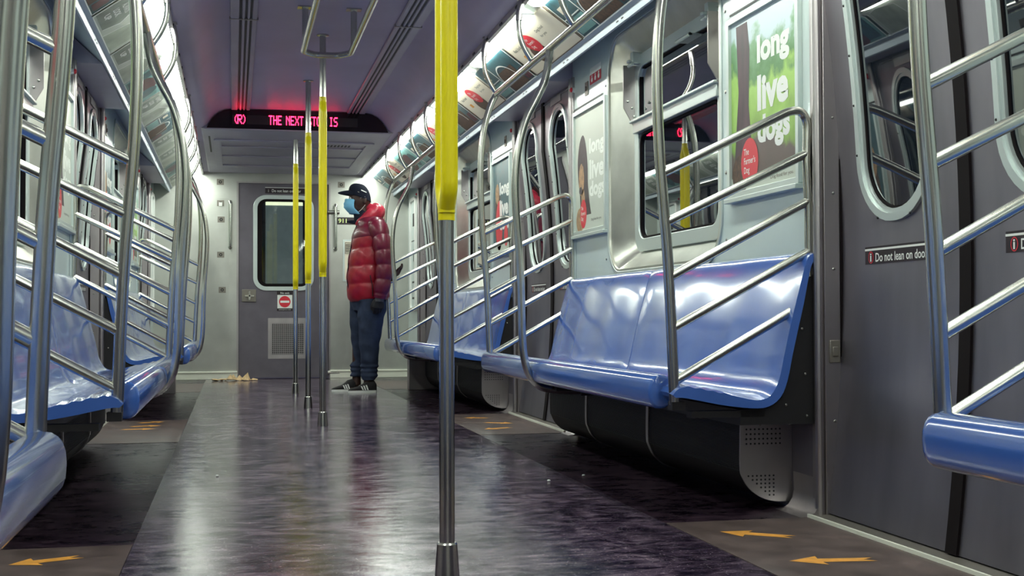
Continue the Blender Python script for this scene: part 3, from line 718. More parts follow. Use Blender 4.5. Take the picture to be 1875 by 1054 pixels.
# ------------------------------------------------------------------ advertising cards on the sloping band
Lp, Tp = Vector((.902, 0, 2.068)), Vector((1.104, 0, 1.922))
def band(s, y0):
    L = Vector((s*Lp.x, 0, Lp.z)); T = Vector((s*Tp.x, 0, Tp.z)); Vv = (L-T).normalized(); n = Vector((-s*.585, 0, -.81)).normalized()
    return lambda u, v, w: T+Vv*v+Vector((0, y0-s*u, 0))+n*(w+.012+.0*u)-n*(.020*0)
BH = (Lp-Tp).length
def card(s, y0, wd, kind, label):
    f0 = band(s, y0)
    def f(u, v, w):     # gently concave card following the cove
        k = v/BH; return f0(u, v, w*.22-.008)
    mb = MB()
    for i in range(6): quad(mb, 0, wd, BH*i/6, BH*(i+1)/6, f, 0, 0)
    E = lambda *a: ell(mb, *a)
    if kind == 'food':
        mats = [CREAM, RED, BROWN, BLACK, WHITE, ORANGE]
        ell(mb, .36, .085, .11, .070, f, .004, 2); ell(mb, .38, .155, .095, .062, f, .006, 1, rot=-.3)
        add_text(mb, "The\nFarmer's\nDog", .335, .115, .095, .080, f, .008, 4, .01)
        add_text(mb, 'Dog food', .56, .17, .13, .022, f, .005, 3); add_text(mb, 'for you', .56, .135, .10, .020, f, .005, 3)
        add_text(mb, 'Real food', .08, .17, .13, .020, f, .005, 3); quad(mb, .12, .17, .10, .13, f, .005, 5)
    elif kind == 'dark':
        mats = [TEAL, LTEAL, WHITE, DARKP, BROWN, CREAM]
        quad(mb, .02, .24, .02, .11, f, .003, 1); quad(mb, .28, .62, .01, .15, f, .003, 4); quad(mb, .64, .74, .02, .10, f, .003, 3)
        arc(mb, .42, .08, .15, .11, .010, -.2, PI+.2, f, .006, 2); quad(mb, .25, .262, .0, BH, f, .005, 2); quad(mb, .0, .24, .12, .126, f, .005, 2)
        quad(mb, .06, .14, .15, .19, f, .005, 5)
    elif kind == 'grey':
        mats = [GREYP, OLIV, WHITE, OLI2, BROWN, CREAM]
        poly(mb, [(.02, .02), (.30, .02), (.36, .11), (.28, .20), (.02, .21)], f, .003, 1); poly(mb, [(.40, .01), (.74, .01), (.74, .16), (.62, .20), (.46, .15)], f, .003, 3)
        for q0, q1 in (((.30, .02), (.36, .11)), ((.36, .11), (.28, .20)), ((.46, .15), (.40, .01)), ((.62, .20), (.46, .15)), ((.74, .16), (.62, .20))):
            d = Vector(q1)-Vector(q0); nn = Vector((-d.y, d.x)).normalized()*.004; poly(mb, [tuple(Vector(q0)-nn), tuple(Vector(q1)-nn), tuple(Vector(q1)+nn), tuple(Vector(q0)+nn)], f, .005, 2)
        for k, t in enumerate(('ALWAYS', 'LOOK', 'UP')): add_text(mb, t, .10, .145-.048*k, .15-.03*k, .034, f, .007, 2, .03)
    else:
        mats = [LTEAL, DARKP, WHITE, TEAL, RED, CREAM]
        ell(mb, .35, .10, .20, .09, f, .003, 1, rot=.2); ell(mb, .58, .10, .10, .08, f, .004, 3); quad(mb, .05, .2, .02, .20, f, .004, 3)
    quad(mb, 0, .012, 0, BH, f, .009, 2); quad(mb, wd-.012, wd, 0, BH, f, .009, 2); quad(mb, 0, wd, 0, .008, f, .009, 2)
    o = mb.build('advert_card', mats, smooth=0); tag(o, label, 'advert', 'cards in the band above the %s wall' % ('right' if s > 0 else 'left')); return o
kr = {'food': 'cream dog food advert', 'dark': 'dark collage advert', 'grey': 'grey-green lettered advert', 'pic': 'teal and maroon advert'}
# right: boundaries (far edge of each card) measured from the photograph
R_ = [(12.95, 'dark'), (12.1, 'food'), (11.3, 'pic'), (10.5, 'dark'), (9.7, 'food'), (8.9, 'dark'), (8.12, 'food'), (7.33, 'dark'), (6.56, 'food'), (5.62, 'dark'), (4.8, 'pic'), (4.0, 'food'), (3.2, 'dark'), (2.4, 'food'), (1.6, 'dark')]
pos = ['at the end wall', 'second from the end wall', 'third from the end wall', 'fourth from the end wall', 'fifth from the end wall', 'sixth from the end wall', 'seventh from the end wall', 'eighth from the end wall', 'ninth from the end wall', 'tenth from the end wall', 'eleventh from the end wall', 'twelfth from the end wall', 'thirteenth from the end wall', 'fourteenth from the end wall', 'fifteenth from the end wall']
for i, (y, k) in enumerate(R_):
    wd = (y-R_[i+1][0]-.02) if i+1 < len(R_) else .76
    card(1, y, wd, k, kr[k]+' above the right wall, '+pos[i])
yy = 12.95
for i in range(15):
    k = ('grey', 'pic', 'grey', 'grey', 'dark')[i % 5]
    card(-1, yy-.80, .78, k, kr[k]+' above the left wall, '+pos[i]); yy -= .81

# ------------------------------------------------------------------ framed posters
def poster(s, yl, z0, kind, label):
    """yl = y of the poster's left edge as read from inside the car"""
    g = wallf(s, W, yl, z0); wd, h = .56, .62
    root = thing('poster', tuple(g(wd/2, 0, .004)), label, 'poster', 'framed posters on the side walls')
    g0 = g; g = lambda u, v, w: g0(u, v, .006+(w-.006)*.15)
    mb = MB(); quad(mb, 0, wd, 0, h, g, .006, 0)
    if kind == 'park':
        mats = [NATURE, BARK, WHITE, RED, BROWN, ORANGE, GREYP]
        poly(mb, [(.03, .10), (.20, .06), (.16, .30), (.17, .50), (.15, h-.02), (.05, h-.02), (.07, .36)], g, .008, 1)
        for t, v, uw in (('long', .405, .26), ('live', .265, .25), ('dogs', .125, .26)):
            add_text(mb, t, .235, v, uw, .125, g, .010, 2, .045)
        quad(mb, 0, wd, 0, .055, g, .009, 6); ell(mb, .085, .065, .075, .07, g, .010, 4); ell(mb, .165, .10, .075, .085, g, .012, 3)
        add_text(mb, "The\nFarmer's\nDog", .115, .055, .10, .095, g, .014, 2, .01)
        add_text(mb, "Dog food for you.", .34, .018, .18, .016, g, .011, 4)
    elif kind == 'dog':
        mats = [GREYP, plain('dog fur print', (.055, .035, .04), .5, var=.5, scale=30), plain('pale lettering', (.86, .90, .82), .4), RED, TAN, ORANGE, WHITE]
        P = smoothpath([(.10, 0, .03), (.30, 0, .03), (.27, 0, .14), (.24, 0, .24), (.235, 0, .34), (.20, 0, .45), (.15, 0, .50), (.09, 0, .47), (.05, 0, .38), (.055, 0, .28), (.085, 0, .20), (.10, 0, .10)], 4)
        poly(mb, [(p.x, p.z) for p in P], g, .008, 1)
        ell(mb, .12, .27, .050, .085, g, .010, 4); ell(mb, .15, .16, .035, .06, g, .010, 4); ell(mb, .145, .355, .012, .014, g, .012, 1); ell(mb, .105, .215, .03, .02, g, .012, 1)
        for t, v, uw in (('long', .365, .26), ('live', .255, .26), ('dogs', .145, .27)):
            add_text(mb, t, .27, v, uw, .10, g, .010, 2, .04)
        quad(mb, 0, wd, 0, .08, g, .009, 0); ell(mb, .09, .06, .07, .065, g, .010, 4); ell(mb, .155, .09, .06, .075, g, .012, 3)
        add_text(mb, "The\nFarmer's\nDog", .115, .05, .08, .08, g, .014, 2, .01); add_text(mb, "Dog food for you.", .30, .04, .18, .016, g, .011, 1)
    else:
        mats = [TEAL, BROWN, WHITE, RED, TAN, ORANGE, GREYP]
        ell(mb, .16, .22, .10, .20, g, .008, 1); ell(mb, .20, .18, .11, .17, g, .009, 3); ell(mb, .14, .40, .06, .07, g, .009, 4)
        for t, v, uw in (('long', .36, .30), ('live', .24, .27), ('dogs', .12, .28)): add_text(mb, t, .22, v, uw, .11, g, .012, 2, .045)
        quad(mb, 0, wd, 0, .07, g, .009, 6); ell(mb, .42, .10, .06, .07, g, .013, 3)
    mb.build('print', mats, root, smooth=0); g = g0
    fm = MB(); ring_plate(fm, rrect(-.018, wd+.018, -.018, h+.018, .004, 1), rrect(.004, wd-.004, .004, h-.004, .002, 1), g, .018)
    fm.box(g(-.02, -.034, 0), g(wd+.02, -.018, .030)); fm.build('poster_frame', FRAME, root, bevel=.002)
    return root
PZ = 1.062
poster(1, 4.29, PZ, 'park', 'framed long live dogs poster with green park scene, nearest on the right wall')
poster(1, 6.43, PZ, 'dog', 'pale framed dog poster with dark dog face beside the second right doorway')
poster(1, 8.59, PZ, 'people', 'dark framed long live dogs poster above the far right bench, nearer of its two')
poster(1, 10.73, PZ, 'dog', 'pale framed poster at the far end of the far right bench')
poster(-1, 3.68, PZ, 'park', 'framed park poster on the left wall above the near end of the middle left bench')
poster(-1, 5.88, PZ, 'dog', 'pale framed dog poster, second poster from the camera beyond the left window')
poster(-1, 7.99, PZ, 'people', 'dark framed poster on the left wall above the near end of the far left bench')
poster(-1, 10.18, PZ, 'park', 'framed park poster on the left wall above the far end of the far left bench')
poster(-1, 1.58, PZ, 'people', 'framed poster on the left wall above the nearest bench')

# small fittings on the panels above the posters
def knob(s, y, label):
    mb = MB().tube([(s*W, y, 1.83), (s*(W-.016), y, 1.83)], [.016, .012], 12); mb.sph((s*(W-.018), y, 1.83), (.010, .013, .013), 10, 6, 1)
    tag(mb.build('alarm_light', [WHITE, RED]), label, 'alarm light', 'red door lights')
def lockp(s, y, label):
    mb = MB(); mb.box((s*W, y-.028, 1.76), (s*(W-.004), y+.028, 1.83)); mb.tube([(s*(W-.003), y, 1.795), (s*(W-.008), y, 1.795)], .012, 10); mb.box((s*(W-.008), y-.003, 1.782), (s*(W-.010), y+.003, 1.806), 1)
    tag(mb.build('lock_plate', [PLATE, BLACK], bevel=.001), label, 'lock plate', 'small lock plates')
for s, sn in ((1, 'right'), (-1, 'left')):
    knob(s, 6.46, 'small red door light above the poster, %s wall, near side of the second doorway' % sn); knob(s, 7.95, 'small red door light on the %s wall, far side of the second doorway' % sn)
    knob(s, 10.75, 'small red door light on the %s wall, near side of the farthest doorway' % sn); knob(s, 12.27, 'small red door light on the %s wall beyond the farthest doorway' % sn)
    lockp(s, 6.22, 'small upright lock plate above the pale dog poster, %s wall' % sn); lockp(s, 8.2, 'small upright lock plate on the %s wall past the second doorway' % sn)
g = wallf(1, W, 6.16, 1.80); mb = MB(); quad(mb, 0, .20, 0, .085, g, .0015, 0); quad(mb, 0, .20, 0, .05, g, .002, 1)
for u in (.02, .08, .14): ell(mb, u+.02, .022, .016, .012, g, .003, 0); ell(mb, u+.02, .040, .008, .007, g, .003, 0)
tag(mb.build('warning_sticker', [WHITE, SIGNR], smooth=0), 'small white and red safety sticker on the right wall above the pale dog poster', 'sticker')
# control panels next to the farthest doorway
for s, sn in ((1, 'right'), (-1, 'left')):
    g = wallf(s, W, 12.72 if s > 0 else 12.32, .68)
    root = thing('control_panel', tuple(g(.2, 0, 0)), 'tall white-framed control panel on the %s wall beside the end wall' % sn, 'panel')
    mb = MB(); ring_plate(mb, rrect(0, .40, 0, 1.14, .05), rrect(.035, .365, .035, 1.105, .03), g, .03); mb.build('panel_frame', WHITE, root, bevel=.003)
    mb = MB(); quad(mb, .03, .37, .03, 1.11, g, .012, 0); quad(mb, .05, .35, .70, .71, g, .014, 1); quad(mb, .14, .26, .85, .98, g, .014, 1); quad(mb, .10, .30, .12, .30, g, .014, 1); quad(mb, .12, .28, .14, .28, g, .015, 0)
    quad(mb, .18, .21, .50, .62, g, .014, 1); mb.build('panel_face', [PANEL, BLACK], root, smooth=0)

# ------------------------------------------------------------------ LED display
root = thing('led_display', (0, 9.965, 2.085), 'dark arched destination display with red lit letters across the ceiling', 'display')
sd = [(-.705, 2.087), (.705, 2.087)]+[(x, z-.003) for x, z in ((.69, 2.125), (.66, 2.170), (.62, 2.208), (.575, 2.232), (.52, 2.243))]
sd = sd+[(-x, z) for x, z in reversed(sd[2:])]
f = lambda u, v, w: Vector((u, 9.965-w, v))
mb = MB(); plate(mb, sd, [], lambda u, v, w: Vector((u, 9.965+w, v)), .014); mb.build('face', LEDBG, root, smooth=0)
mb = MB(); mb.box((-.72, 9.955, 2.079), (.72, 9.985, 2.0875)); mb.build('lower_lip', SOFF, root)
mb = MB(); quad(mb, -.40, .46, 2.125, 2.195, f, .001, 0); quad(mb, -.51, -.41, 2.125, 2.195, f, .001, 0); mb.build('screen', LEDWIN, root, smooth=0)
F5 = {'T': '11111001000010000100001000010000100', 'H': '10001100011000111111100011000110001', 'E': '11111100001000011110100001000011111', 'N': '10001110011010110011100011000110001',
      'X': '10001100010101000100010101000110001', 'S': '01111100001000001110000010000111110', 'O': '01110100011000110001100011000101110', 'P': '11110100011000111110100001000010000',
      'I': '01110001000010000100001000010001110', 'R': '11110100011000111110101001001010001', '(': '00010001000100001000010000010000010', ')': '01000001000001000010000100010001000'}
def leds(txt, x0, cw, z0, rh, part):
    mb = MB(); x = x0
    for ch in txt:
        if ch == ' ': x += cw*5; continue
        for i, b in enumerate(F5[ch]):
            if b == '1':
                c, r = i % 5, i//5; mb.box((x+c*cw, 9.9645, z0+(6-r)*rh), (x+c*cw+cw*1.02, 9.9625, z0+(6-r)*rh+rh*.86))
        x += cw*6
    mb.build(part, LEDM, root, smooth=0)
leds('THE NEXT STOP IS', -.232, .0058, 2.126, .0105, 'message_text')
leds('(', -.498, .0058, 2.126, .0105, 'route_letter'); leds('R', -.472, .0075, 2.126, .0105, 'route_letter'); leds(')', -.434, .0058, 2.126, .0105, 'route_letter')

# ------------------------------------------------------------------ end wall fittings
for i, (x, z) in enumerate(((-.630, 1.99), (-.627, 1.775), (-.621, 1.61), (-.625, 1.255), (-.609, .90), (.585, 1.985))):
    g = endf(x-.035, z-.03); mb = MB(); mb.box(g(0, 0, -.004), g(.07, .06, .004)); ell(mb, .035, .03, .016, .016, g, .005, 1); ell(mb, .035, .03, .007, .007, g, .007, 0)
    if i == 1: mb.box(g(.018, .0, .0), g(.052, .038, .02), 2)
    where = ['topmost in the column left of the end door', 'second from top, left of the end door, with a pale cap', 'third from top, left of the end door', 'fourth from top, left of the end door', 'lowest in the column left of the end door', 'on the end wall right of the end door, above the handle'][i]
    tag(mb.build('lock_plate', [PLATE, BLACK, WHITE]), 'small square lock plate '+where, 'lock plate', 'square lock plates on the end wall')
for x, z0, z1, l in ((-.532, 1.33, 1.79, 'upright steel grab handle left of the end door'), (.525, 1.32, 1.77, 'upright steel grab handle right of the end door, with dark end caps')):
    mb = MB().tube(fillet([(x, YE, z0), (x, YE-.06, z0), (x, YE-.06, z1), (x, YE, z1)], .03), .014, 12); mb.sph((x, YE-.004, z0), (.02, .008, .02)); mb.sph((x, YE-.004, z1), (.02, .008, .02))
    tag(mb.build('handrail', TUBE), l, 'handrail')
mb = MB(); g = endf(-.97, .735)
ring_plate(mb, rrect(0, .425, 0, 1.09, .006, 2), rrect(.008, .417, .008, 1.082, .004, 2), lambda u, v, w: g(u, v, w-.002), .006); quad(mb, .008, .417, .008, 1.082, g, .002, 0)
tag(mb.build('access_panel', [ENDM]), 'large flat access panel outlined on the end wall left of the end door', 'panel')
mb = MB(); g = endf(.53, 1.575); quad(mb, 0, .20, 0, .075, g, .002, 0); add_text(mb, '911', .025, .016, .085, .045, g, .003, 1, .02)
tag(mb.build('number_sign', [SIGNB, plain('pale yellow lettering', (.75, .85, .35), .5)], smooth=0), 'black number sign on the end wall behind the cap of the man', 'sign')
mb = MB(); g = endf(.600, .99); mb.box(g(0, 0, -.004), g(.20, .43, .008)); quad(mb, .02, .18, .02, .41, g, .0085, 1)
for k in range(6): quad(mb, .028, .13, .30+k*.015, .308+k*.015, g, .010, 2)
ring_plate(mb, rrect(.022, .14, .285, .40, .004, 2), rrect(.026, .136, .289, .396, .003, 2), g, .011, 2)
tag(mb.build('notice_board', [FRAME, CREAM, BLACK], smooth=0), 'white framed notice on the end wall behind the front of the red jacket', 'notice')

# ------------------------------------------------------------------ doorway floor panels with arrows
def arrowpts(tip, tail, wd=.042):
    t = Vector(tail).to_2d() if len(tail) == 3 else Vector(tail); p = Vector(tip); d = (t-p).normalized(); n = Vector((-d.y, d.x)); L = (t-p).length
    hd = min(.09, L*.38)
    return [p, p+d*hd+n*.055, p+d*hd*.95+n*wd*.5, t+n*wd*.5-d*.0, t-d*.03, t-n*wd*.5, p+d*hd*.95-n*wd*.5, p+d*hd-n*.055]
ARR = {(1, 1): [((.865, 3.407), (1.035, 3.276)), ((.871, 2.959), (1.092, 2.93)), ((.87, 2.55), (1.08, 2.62))],
       (1, 2): [((.885, 7.61), (1.03, 7.55)), ((1.09, 7.14), (.93, 7.23)), ((.85, 6.80), (1.02, 6.88))],
       (-1, 1): [((-1.05, 3.365), (-.882, 3.438)), ((-1.08, 2.95), (-.87, 2.93)), ((-1.06, 2.62), (-.87, 2.55))],
       (-1, 2): [((-.90, 7.78), (-1.05, 7.70)), ((-.90, 7.50), (-1.08, 7.47)), ((-.92, 7.29), (-1.11, 7.28))]}
ml = {(1, 1): 'brownish doorway floor panel with orange arrows at the near right doorway', (1, 2): 'brownish doorway floor panel with yellow arrows at the second right doorway', (1, 3): 'brownish doorway floor panel at the farthest right doorway',
      (-1, 1): 'brownish doorway floor panel with orange arrow at the near left doorway', (-1, 2): 'brownish doorway floor panel with yellow arrows at the second left doorway', (-1, 3): 'brownish doorway floor panel at the farthest left doorway'}
for s in (1, -1):
    for k in (1, 2, 3):
        c = DC[k]; y0, y1 = (c-.71, c+.69)
        root = thing('floor_panel', (s*1.0, c, 0), ml[(s, k)], 'floor panel', 'doorway floor panels')
        mb = MB(); mb.box((s*.768, y0, 0), (s*1.226, y1, .0015)); mb.build('panel_sheet', MAT, root, smooth=0)
        for tip, tail in ARR.get((s, k), []):
            mb = MB(); q = arrowpts(tip, tail); poly(mb, [(p.x, p.y) for p in q], lambda u, v, w: Vector((u, v, .0023)), 0, 0); mb.build('arrow', ORANGE, root, smooth=0)
# litter
mb = MB(); random.seed(3)
for k in range(9):
    cx = -.66+.36*k/8+random.uniform(-.02, .02); cy = 12.66+random.uniform(-.04, .04); h = random.uniform(.035, .075) if 2 < k < 7 else .016; n = 6
    ctr = (cx+random.uniform(-.02, .02), cy, h+.008); ring = [(cx+math.cos(a)*random.uniform(.03, .06), cy+math.sin(a)*.04, random.uniform(.001, .02)) for a in [2*PI*j/n for j in range(n)]]
    mb.add([ctr]+ring, [(0, 1+j, 1+(j+1) % n) for j in range(n)])
o = mb.build('litter', LEAFM, smooth=0); md = o.modifiers.new('solid', 'SOLIDIFY'); md.thickness = .003
tag(o, 'crumpled tan paper litter on the floor left of the end door', 'litter')
for i, (x, y, l) in enumerate(((.66, 4.6, 'tiny pale crumb on the dark floor, right of the near pole'), (.83, 4.72, 'tiny pale crumb on the dark floor in front of the middle right bench'), (-.56, 5.05, 'tiny pale crumb on the floor left of the distant poles'))):
    mb = MB().sph((x, y, .004), (.007, .005, .004), 7, 4); tag(mb.build('crumb', WHITE), l, 'crumb')

# ------------------------------------------------------------------ standing person, facing left
U_ = .0045                                   # drawing unit of the figure study, in metres
PX, PY = .485, 10.45
def q(a, b, y=0.0): return Vector((PX+a*U_, PY+y, b*U_))
person_base = Vector((PX+.02, PY, 0))
def remesh(mb, vox, sm=2):
    me = bpy.data.meshes.new('r'); me.from_pydata([tuple(p) for p in mb.v], [], mb.f)
    bm = bmesh.new(); bm.from_mesh(me); bmesh.ops.recalc_face_normals(bm, faces=bm.faces); bm.to_mesh(me); bm.free()
    ob = bpy.data.objects.new('r', me); C.objects.link(ob)
    m = ob.modifiers.new('r', 'REMESH'); m.mode = 'VOXEL'; m.voxel_size = vox
    if sm:
        k = ob.modifiers.new('s', 'SMOOTH'); k.factor = .5; k.iterations = sm
    dg = bpy.context.evaluated_depsgraph_get(); e = ob.evaluated_get(dg); r = bpy.data.meshes.new_from_object(e)
    out = MB(); out.v = [v.co.copy() for v in r.vertices]; out.f = [tuple(p.vertices) for p in r.polygons]; out.m = [0]*len(out.f)
    bpy.data.objects.remove(ob); bpy.data.meshes.remove(me); bpy.data.meshes.remove(r); return out
def eloft(mb, rings, n=28, e=2.0, mi=0, caps=True):
    """rings: (centre, rx, ry) horizontal ellipses (x along the facing axis, y across)"""
    R = []
    for c, rx, ry in rings:
        R.append([(c.x+rx*math.copysign(abs(math.cos(t))**(2/e), math.cos(t)), c.y+ry*math.copysign(abs(math.sin(t))**(2/e), math.sin(t)), c.z) for t in [2*PI*j/n for j in range(n)]])
    return mb.rings(R, mi=mi, caps=caps)
def hand(mb, wrist, d, palmn, up, k=1.0, curl=.5):
    """five unequal curled fingers on a palm; d = pointing direction, palmn = palm normal, up = towards the thumb side"""
    d = d.normalized(); palmn = palmn.normalized(); up = up.normalized()
    R = []
    for t, wu, wn in ((0, .026, .020), (.03, .032, .017), (.06, .040, .015), (.088, .040, .013), (.096, .034, .010)):
        c = wrist+d*t; R.append([c+up*(wu*k*math.cos(a))+palmn*(wn*k*math.sin(a)) for a in [2*PI*j/14 for j in range(14)]])
    mb.rings(R)
    for i, (off, L, r) in enumerate(((.029, .072, .0088), (.010, .080, .0092), (-.009, .074, .0088), (-.027, .058, .0078))):
        p = wrist+d*.085+up*off; P = [p]; ang = .1+.1*i*curl
        for seg in (.45, .32, .23):
            ang += curl*.75; p = p+(d*math.cos(ang)+palmn*math.sin(ang))*L*seg; P.append(p)
        mb.tube(smoothpath(P, 3), [r*k*(1-.018*j) for j in range(10)], 10); mb.sph(P[-1], r*k*.86, 8, 6)
    p = wrist+d*.025+up*.024; P = [p, p+d*.028+up*.022+palmn*.008, p+d*.056+up*.028+palmn*.016, p+d*.078+up*.024+palmn*.022]
    mb.tube(smoothpath(P, 3), [.0125*k*(1-.03*j) for j in range(10)], 10); mb.sph(P[-1], .0095*k, 8, 6)
LH = (q(39, 174, -.235), Vector((-.12, .05, -1)), Vector((.1, 1, 0)), Vector((-1, 0, .1)))
RH = (q(71, 84+128, .205), Vector((.75, -.15, .45)), Vector((-.4, -.5, .6)), Vector((.1, -.8, .5)))
mb = MB()
mb.sph(q(9, 356), (.092, .075, .112), 22, 16); mb.sph(q(2, 343), (.068, .058, .062), 18, 12); mb.sph(q(-8, 349), (.030, .020, .024), 10, 8)      # skull, jaw, nose
mb.sph(q(-7, 340), (.02, .028, .014), 10, 8)
for sy in (1, -1):
    mb.sph(q(17, 352, sy*.076), (.016, .009, .030), 10, 8); mb.sph(q(-6, 360, sy*.03), (.018, .026, .009), 10, 8)
mb.tube([q(20, 300), q(17, 322), q(12, 340)], [.075, .056, .058], 16)
eloft(mb, [(q(28, 178), .13, .16), (q(26, 215), .12, .155), (q(24, 250), .12, .16), (q(26, 285), .12, .175), (q(28, 305), .10, .175), (q(27, 318), .06, .11)])
mb.tube([q(33, 300, -.16), q(45, 250, -.235), q(47, 235, -.24), q(42, 200, -.24), q(39, 176, -.236)], [.058, .046, .042, .036, .028], 14)
mb.tube([q(33, 300, .16), q(56, 258, .215), q(62, 240, .225), q(67, 222, .22), q(71, 212, .206)], [.058, .046, .042, .036, .028], 14)
for oy, kx, ax, fz in ((-.09, 27, 22, 20), (.10, 10, 5, 14)):
    mb.tube([q(28, 195, oy*.9), q(kx, 105, oy), q(ax, 28, oy), q(ax, 12, oy)], [.095, .060, .036, .038], 16)
    mb.tube([q(ax+4, 7, oy), q(ax-12, 5, oy), q(ax-26, 4.5, oy)], [.032, .036, .026], 12)
hand(mb, *LH); hand(mb, *RH, k=1.0, curl=.55)
body = remesh(mb, .0055, 2)
base['person_root'] = person_base
o = MB(); o.v = [p-person_base for p in body.v]; o.f = body.f; o.m = body.m
pb = o.build('person', SKIN, smooth=80); pb.location = person_base; base['person'] = person_base
pb['label'] = 'person in red puffer jacket, dark cap and light blue mask standing near the end wall'; pb['category'] = 'person'
def child(mb, name, mat, smooth=60, parent=None, label=None): return mb.build(name, mat, parent or pb, smooth=smooth, label=label)
# eyes
for sy in (1, -1):
    mb = MB().sph(q(-8.5, 356, sy*.032), .011, 10, 8); e = child(mb, 'eye', WHITE)
    mb = MB().sph(q(-10.3, 356, sy*.033), .006, 8, 6); child(mb, 'iris', BLACK, parent=e)
# trousers
NL = [(168, 3, 56), (150, 3, 55), (137, 3, 52), (120, 4, 48), (101, 5, 45.6), (88, 6, 43), (77, 7, 41.6), (66, 7.5, 41), (58, 8, 41), (52, 10, 40), (48, 7, 42), (44, 10.5, 38.5), (40, 8, 41), (36, 10, 38), (31, 9, 39.5), (26, 11, 35.5), (23, 11, 34.5)]
FL = [(168, -9, 40), (150, -7.5, 40), (137, -7.5, 38), (120, -7.5, 34), (101, -5.5, 30), (88, -3.5, 27), (77, -2, 25), (66, -2, 24), (58, -2.5, 24), (52, -5, 23), (48, -7, 25), (44, -4, 21.5), (40, -6.5, 24), (36, -4, 21), (31, -8, 22), (28, -8, 20)]
mb = MB()
for L, oy, ry in ((NL, -.09, .098), (FL, .10, .092)):
    R = []; n = 28
    for b, a0, a1 in L:
        c = (a0+a1)/2; rx = (a1-a0)/2*U_; w = ry*(.55+.45*min(1, (b-20)/110))*(1.0 if b > 55 else (1.05 if L.index((b, a0, a1)) % 2 == 0 else .95))
        oyy = oy*(.92 if b > 150 else 1)
        R.append([(q(c, 0).x+rx*math.cos(t)*(1+.02*math.sin(3*t+b*.13)), PY+oyy+w*math.sin(t)*(1+.03*math.sin(2*t+b*.2)), b*U_) for t in [2*PI*j/n for j in range(n)]])
    mb.rings(R)
eloft(mb, [(q(25, 150), .125, .15), (q(25, 168), .145, .175), (q(26, 190), .145, .175), (q(26, 215), .13, .16)])
tr = remesh(mb, .0055, 2)
for p in tr.v:
    l = p-Vector((PX, PY, 0)); k = math.sin(l.z*42+l.x*30)*math.sin(l.y*25+l.z*11)
    p.x += .0035*k*(1.6 if l.z < .28 else 1); p.y += .003*k
child(tr, 'trousers', PANTS, 70)
# jacket body with down baffles
def puff(b, b0=168.5, step=32.2):
    t = ((b-b0)/step) % 1; return math.sqrt(max(0, math.sin(PI*t)))
JT = [(168, -9.5, 62, .165), (172, -12, 63, .175), (200, -15.5, 63, .195), (233, -14, 62, .20), (265, -9, 61, .20), (290, -3.5, 60, .20), (306, 2, 57, .185), (316, 6, 52, .15), (323, 10, 46, .11), (330, 13, 40, .08)]
def interp(T, b):
    for A, B in zip(T, T[1:]):
        if A[0] <= b <= B[0]:
            t = (b-A[0])/(B[0]-A[0]); t = t*t*(3-2*t) if False else t
            return [A[i]+(B[i]-A[i])*t for i in range(1, len(A))]
    return T[-1][1:]
mb = MB(); R = []; n = 48; b = 168.0
while b <= 329.5:
    a0, a1, w = interp(JT, b); pf = puff(b)*(1 if b < 300 else .45); c = (a0+a1)/2; rx = (a1-a0)/2*U_-.012+.016*pf; ry = w-.010+.016*pf
    ring = []
    for j in range(n):
        t = 2*PI*j/n; ct, st = math.cos(t), math.sin(t)
        wr = 1+.006*math.sin(9*t+b*.35)+.005*math.sin(17*t-b*.21)
        ring.append((q(c, 0).x+rx*math.copysign(abs(ct)**.85, ct)*wr, PY+ry*math.copysign(abs(st)**.85, st)*wr, (b+(2.2*math.cos(t) if b < 300 else 0))*U_))
    R.append(ring); b += 2.3
mb.rings(R); jk = child(mb, 'jacket', JACK, 70, label='red quilted puffer jacket')
mb = MB()   # darker yoke over shoulders
R = []; b = 286.0
while b <= 331:
    a0, a1, w = interp(JT, b); c = (a0+a1)/2; pf = puff(b, 284, 24); rx = (a1-a0)/2*U_+.002+.010*pf; ry = w+.003+.010*pf
    R.append([(q(c, 0).x+rx*math.copysign(abs(math.cos(2*PI*j/n))**.85, math.cos(2*PI*j/n)), PY+ry*math.copysign(abs(math.sin(2*PI*j/n))**.85, math.sin(2*PI*j/n)), (b+4*math.cos(2*PI*j/n)*(1 if b < 310 else 0))*U_) for j in range(n)]); b += 2.2
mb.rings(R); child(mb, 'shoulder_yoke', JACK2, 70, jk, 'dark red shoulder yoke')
mb = MB().tube([q(-9, 170, -.055), q(-15, 200, -.055), q(-13.5, 233, -.055), q(-9, 262, -.05), q(-3, 290, -.04), q(4, 312, -.03)], .004, 8); child(mb, 'zip', NAVY, 60, jk)
mb = MB().tube([q(28, 176, -.197), q(27, 195, -.206), q(23, 214, -.208)], .0035, 8); child(mb, 'pocket_seam', BLACK, 60, jk)
def sleeve(pts, name, label):
    P = smoothpath([p for p, r in pts], 8); rr = []
    L = [0]
    for i in range(1, len(P)): L.append(L[-1]+(P[i]-P[i-1]).length)
    m = len(pts)-1
    for i in range(len(P)):
        k = min(i/8, m-1e-6); j = int(k); r = pts[j][1]+(pts[j+1][1]-pts[j][1])*(k-j)
        rr.append(r)
    # resample finely for the baffles
    Q = []; RR = []
    tot = L[-1]; N = 90; j = 0
    for i in range(N+1):
        s_ = tot*i/N
        while j < len(L)-2 and L[j+1] < s_: j += 1
        t = (s_-L[j])/max(1e-9, L[j+1]-L[j]); Q.append(P[j].lerp(P[j+1], t)); r = rr[j]+(rr[j+1]-rr[j])*t
        pf = math.sqrt(max(0, math.sin(PI*((s_/.118) % 1)))); RR.append((r*U_-.010+.014*pf)*(1 if i < N-2 else .93))
    mb = MB().tube(Q, RR, 26); mb.sph(Q[0], RR[0]*1.0, 20, 12)
    return child(mb, name, JACK2, 70, jk, label)
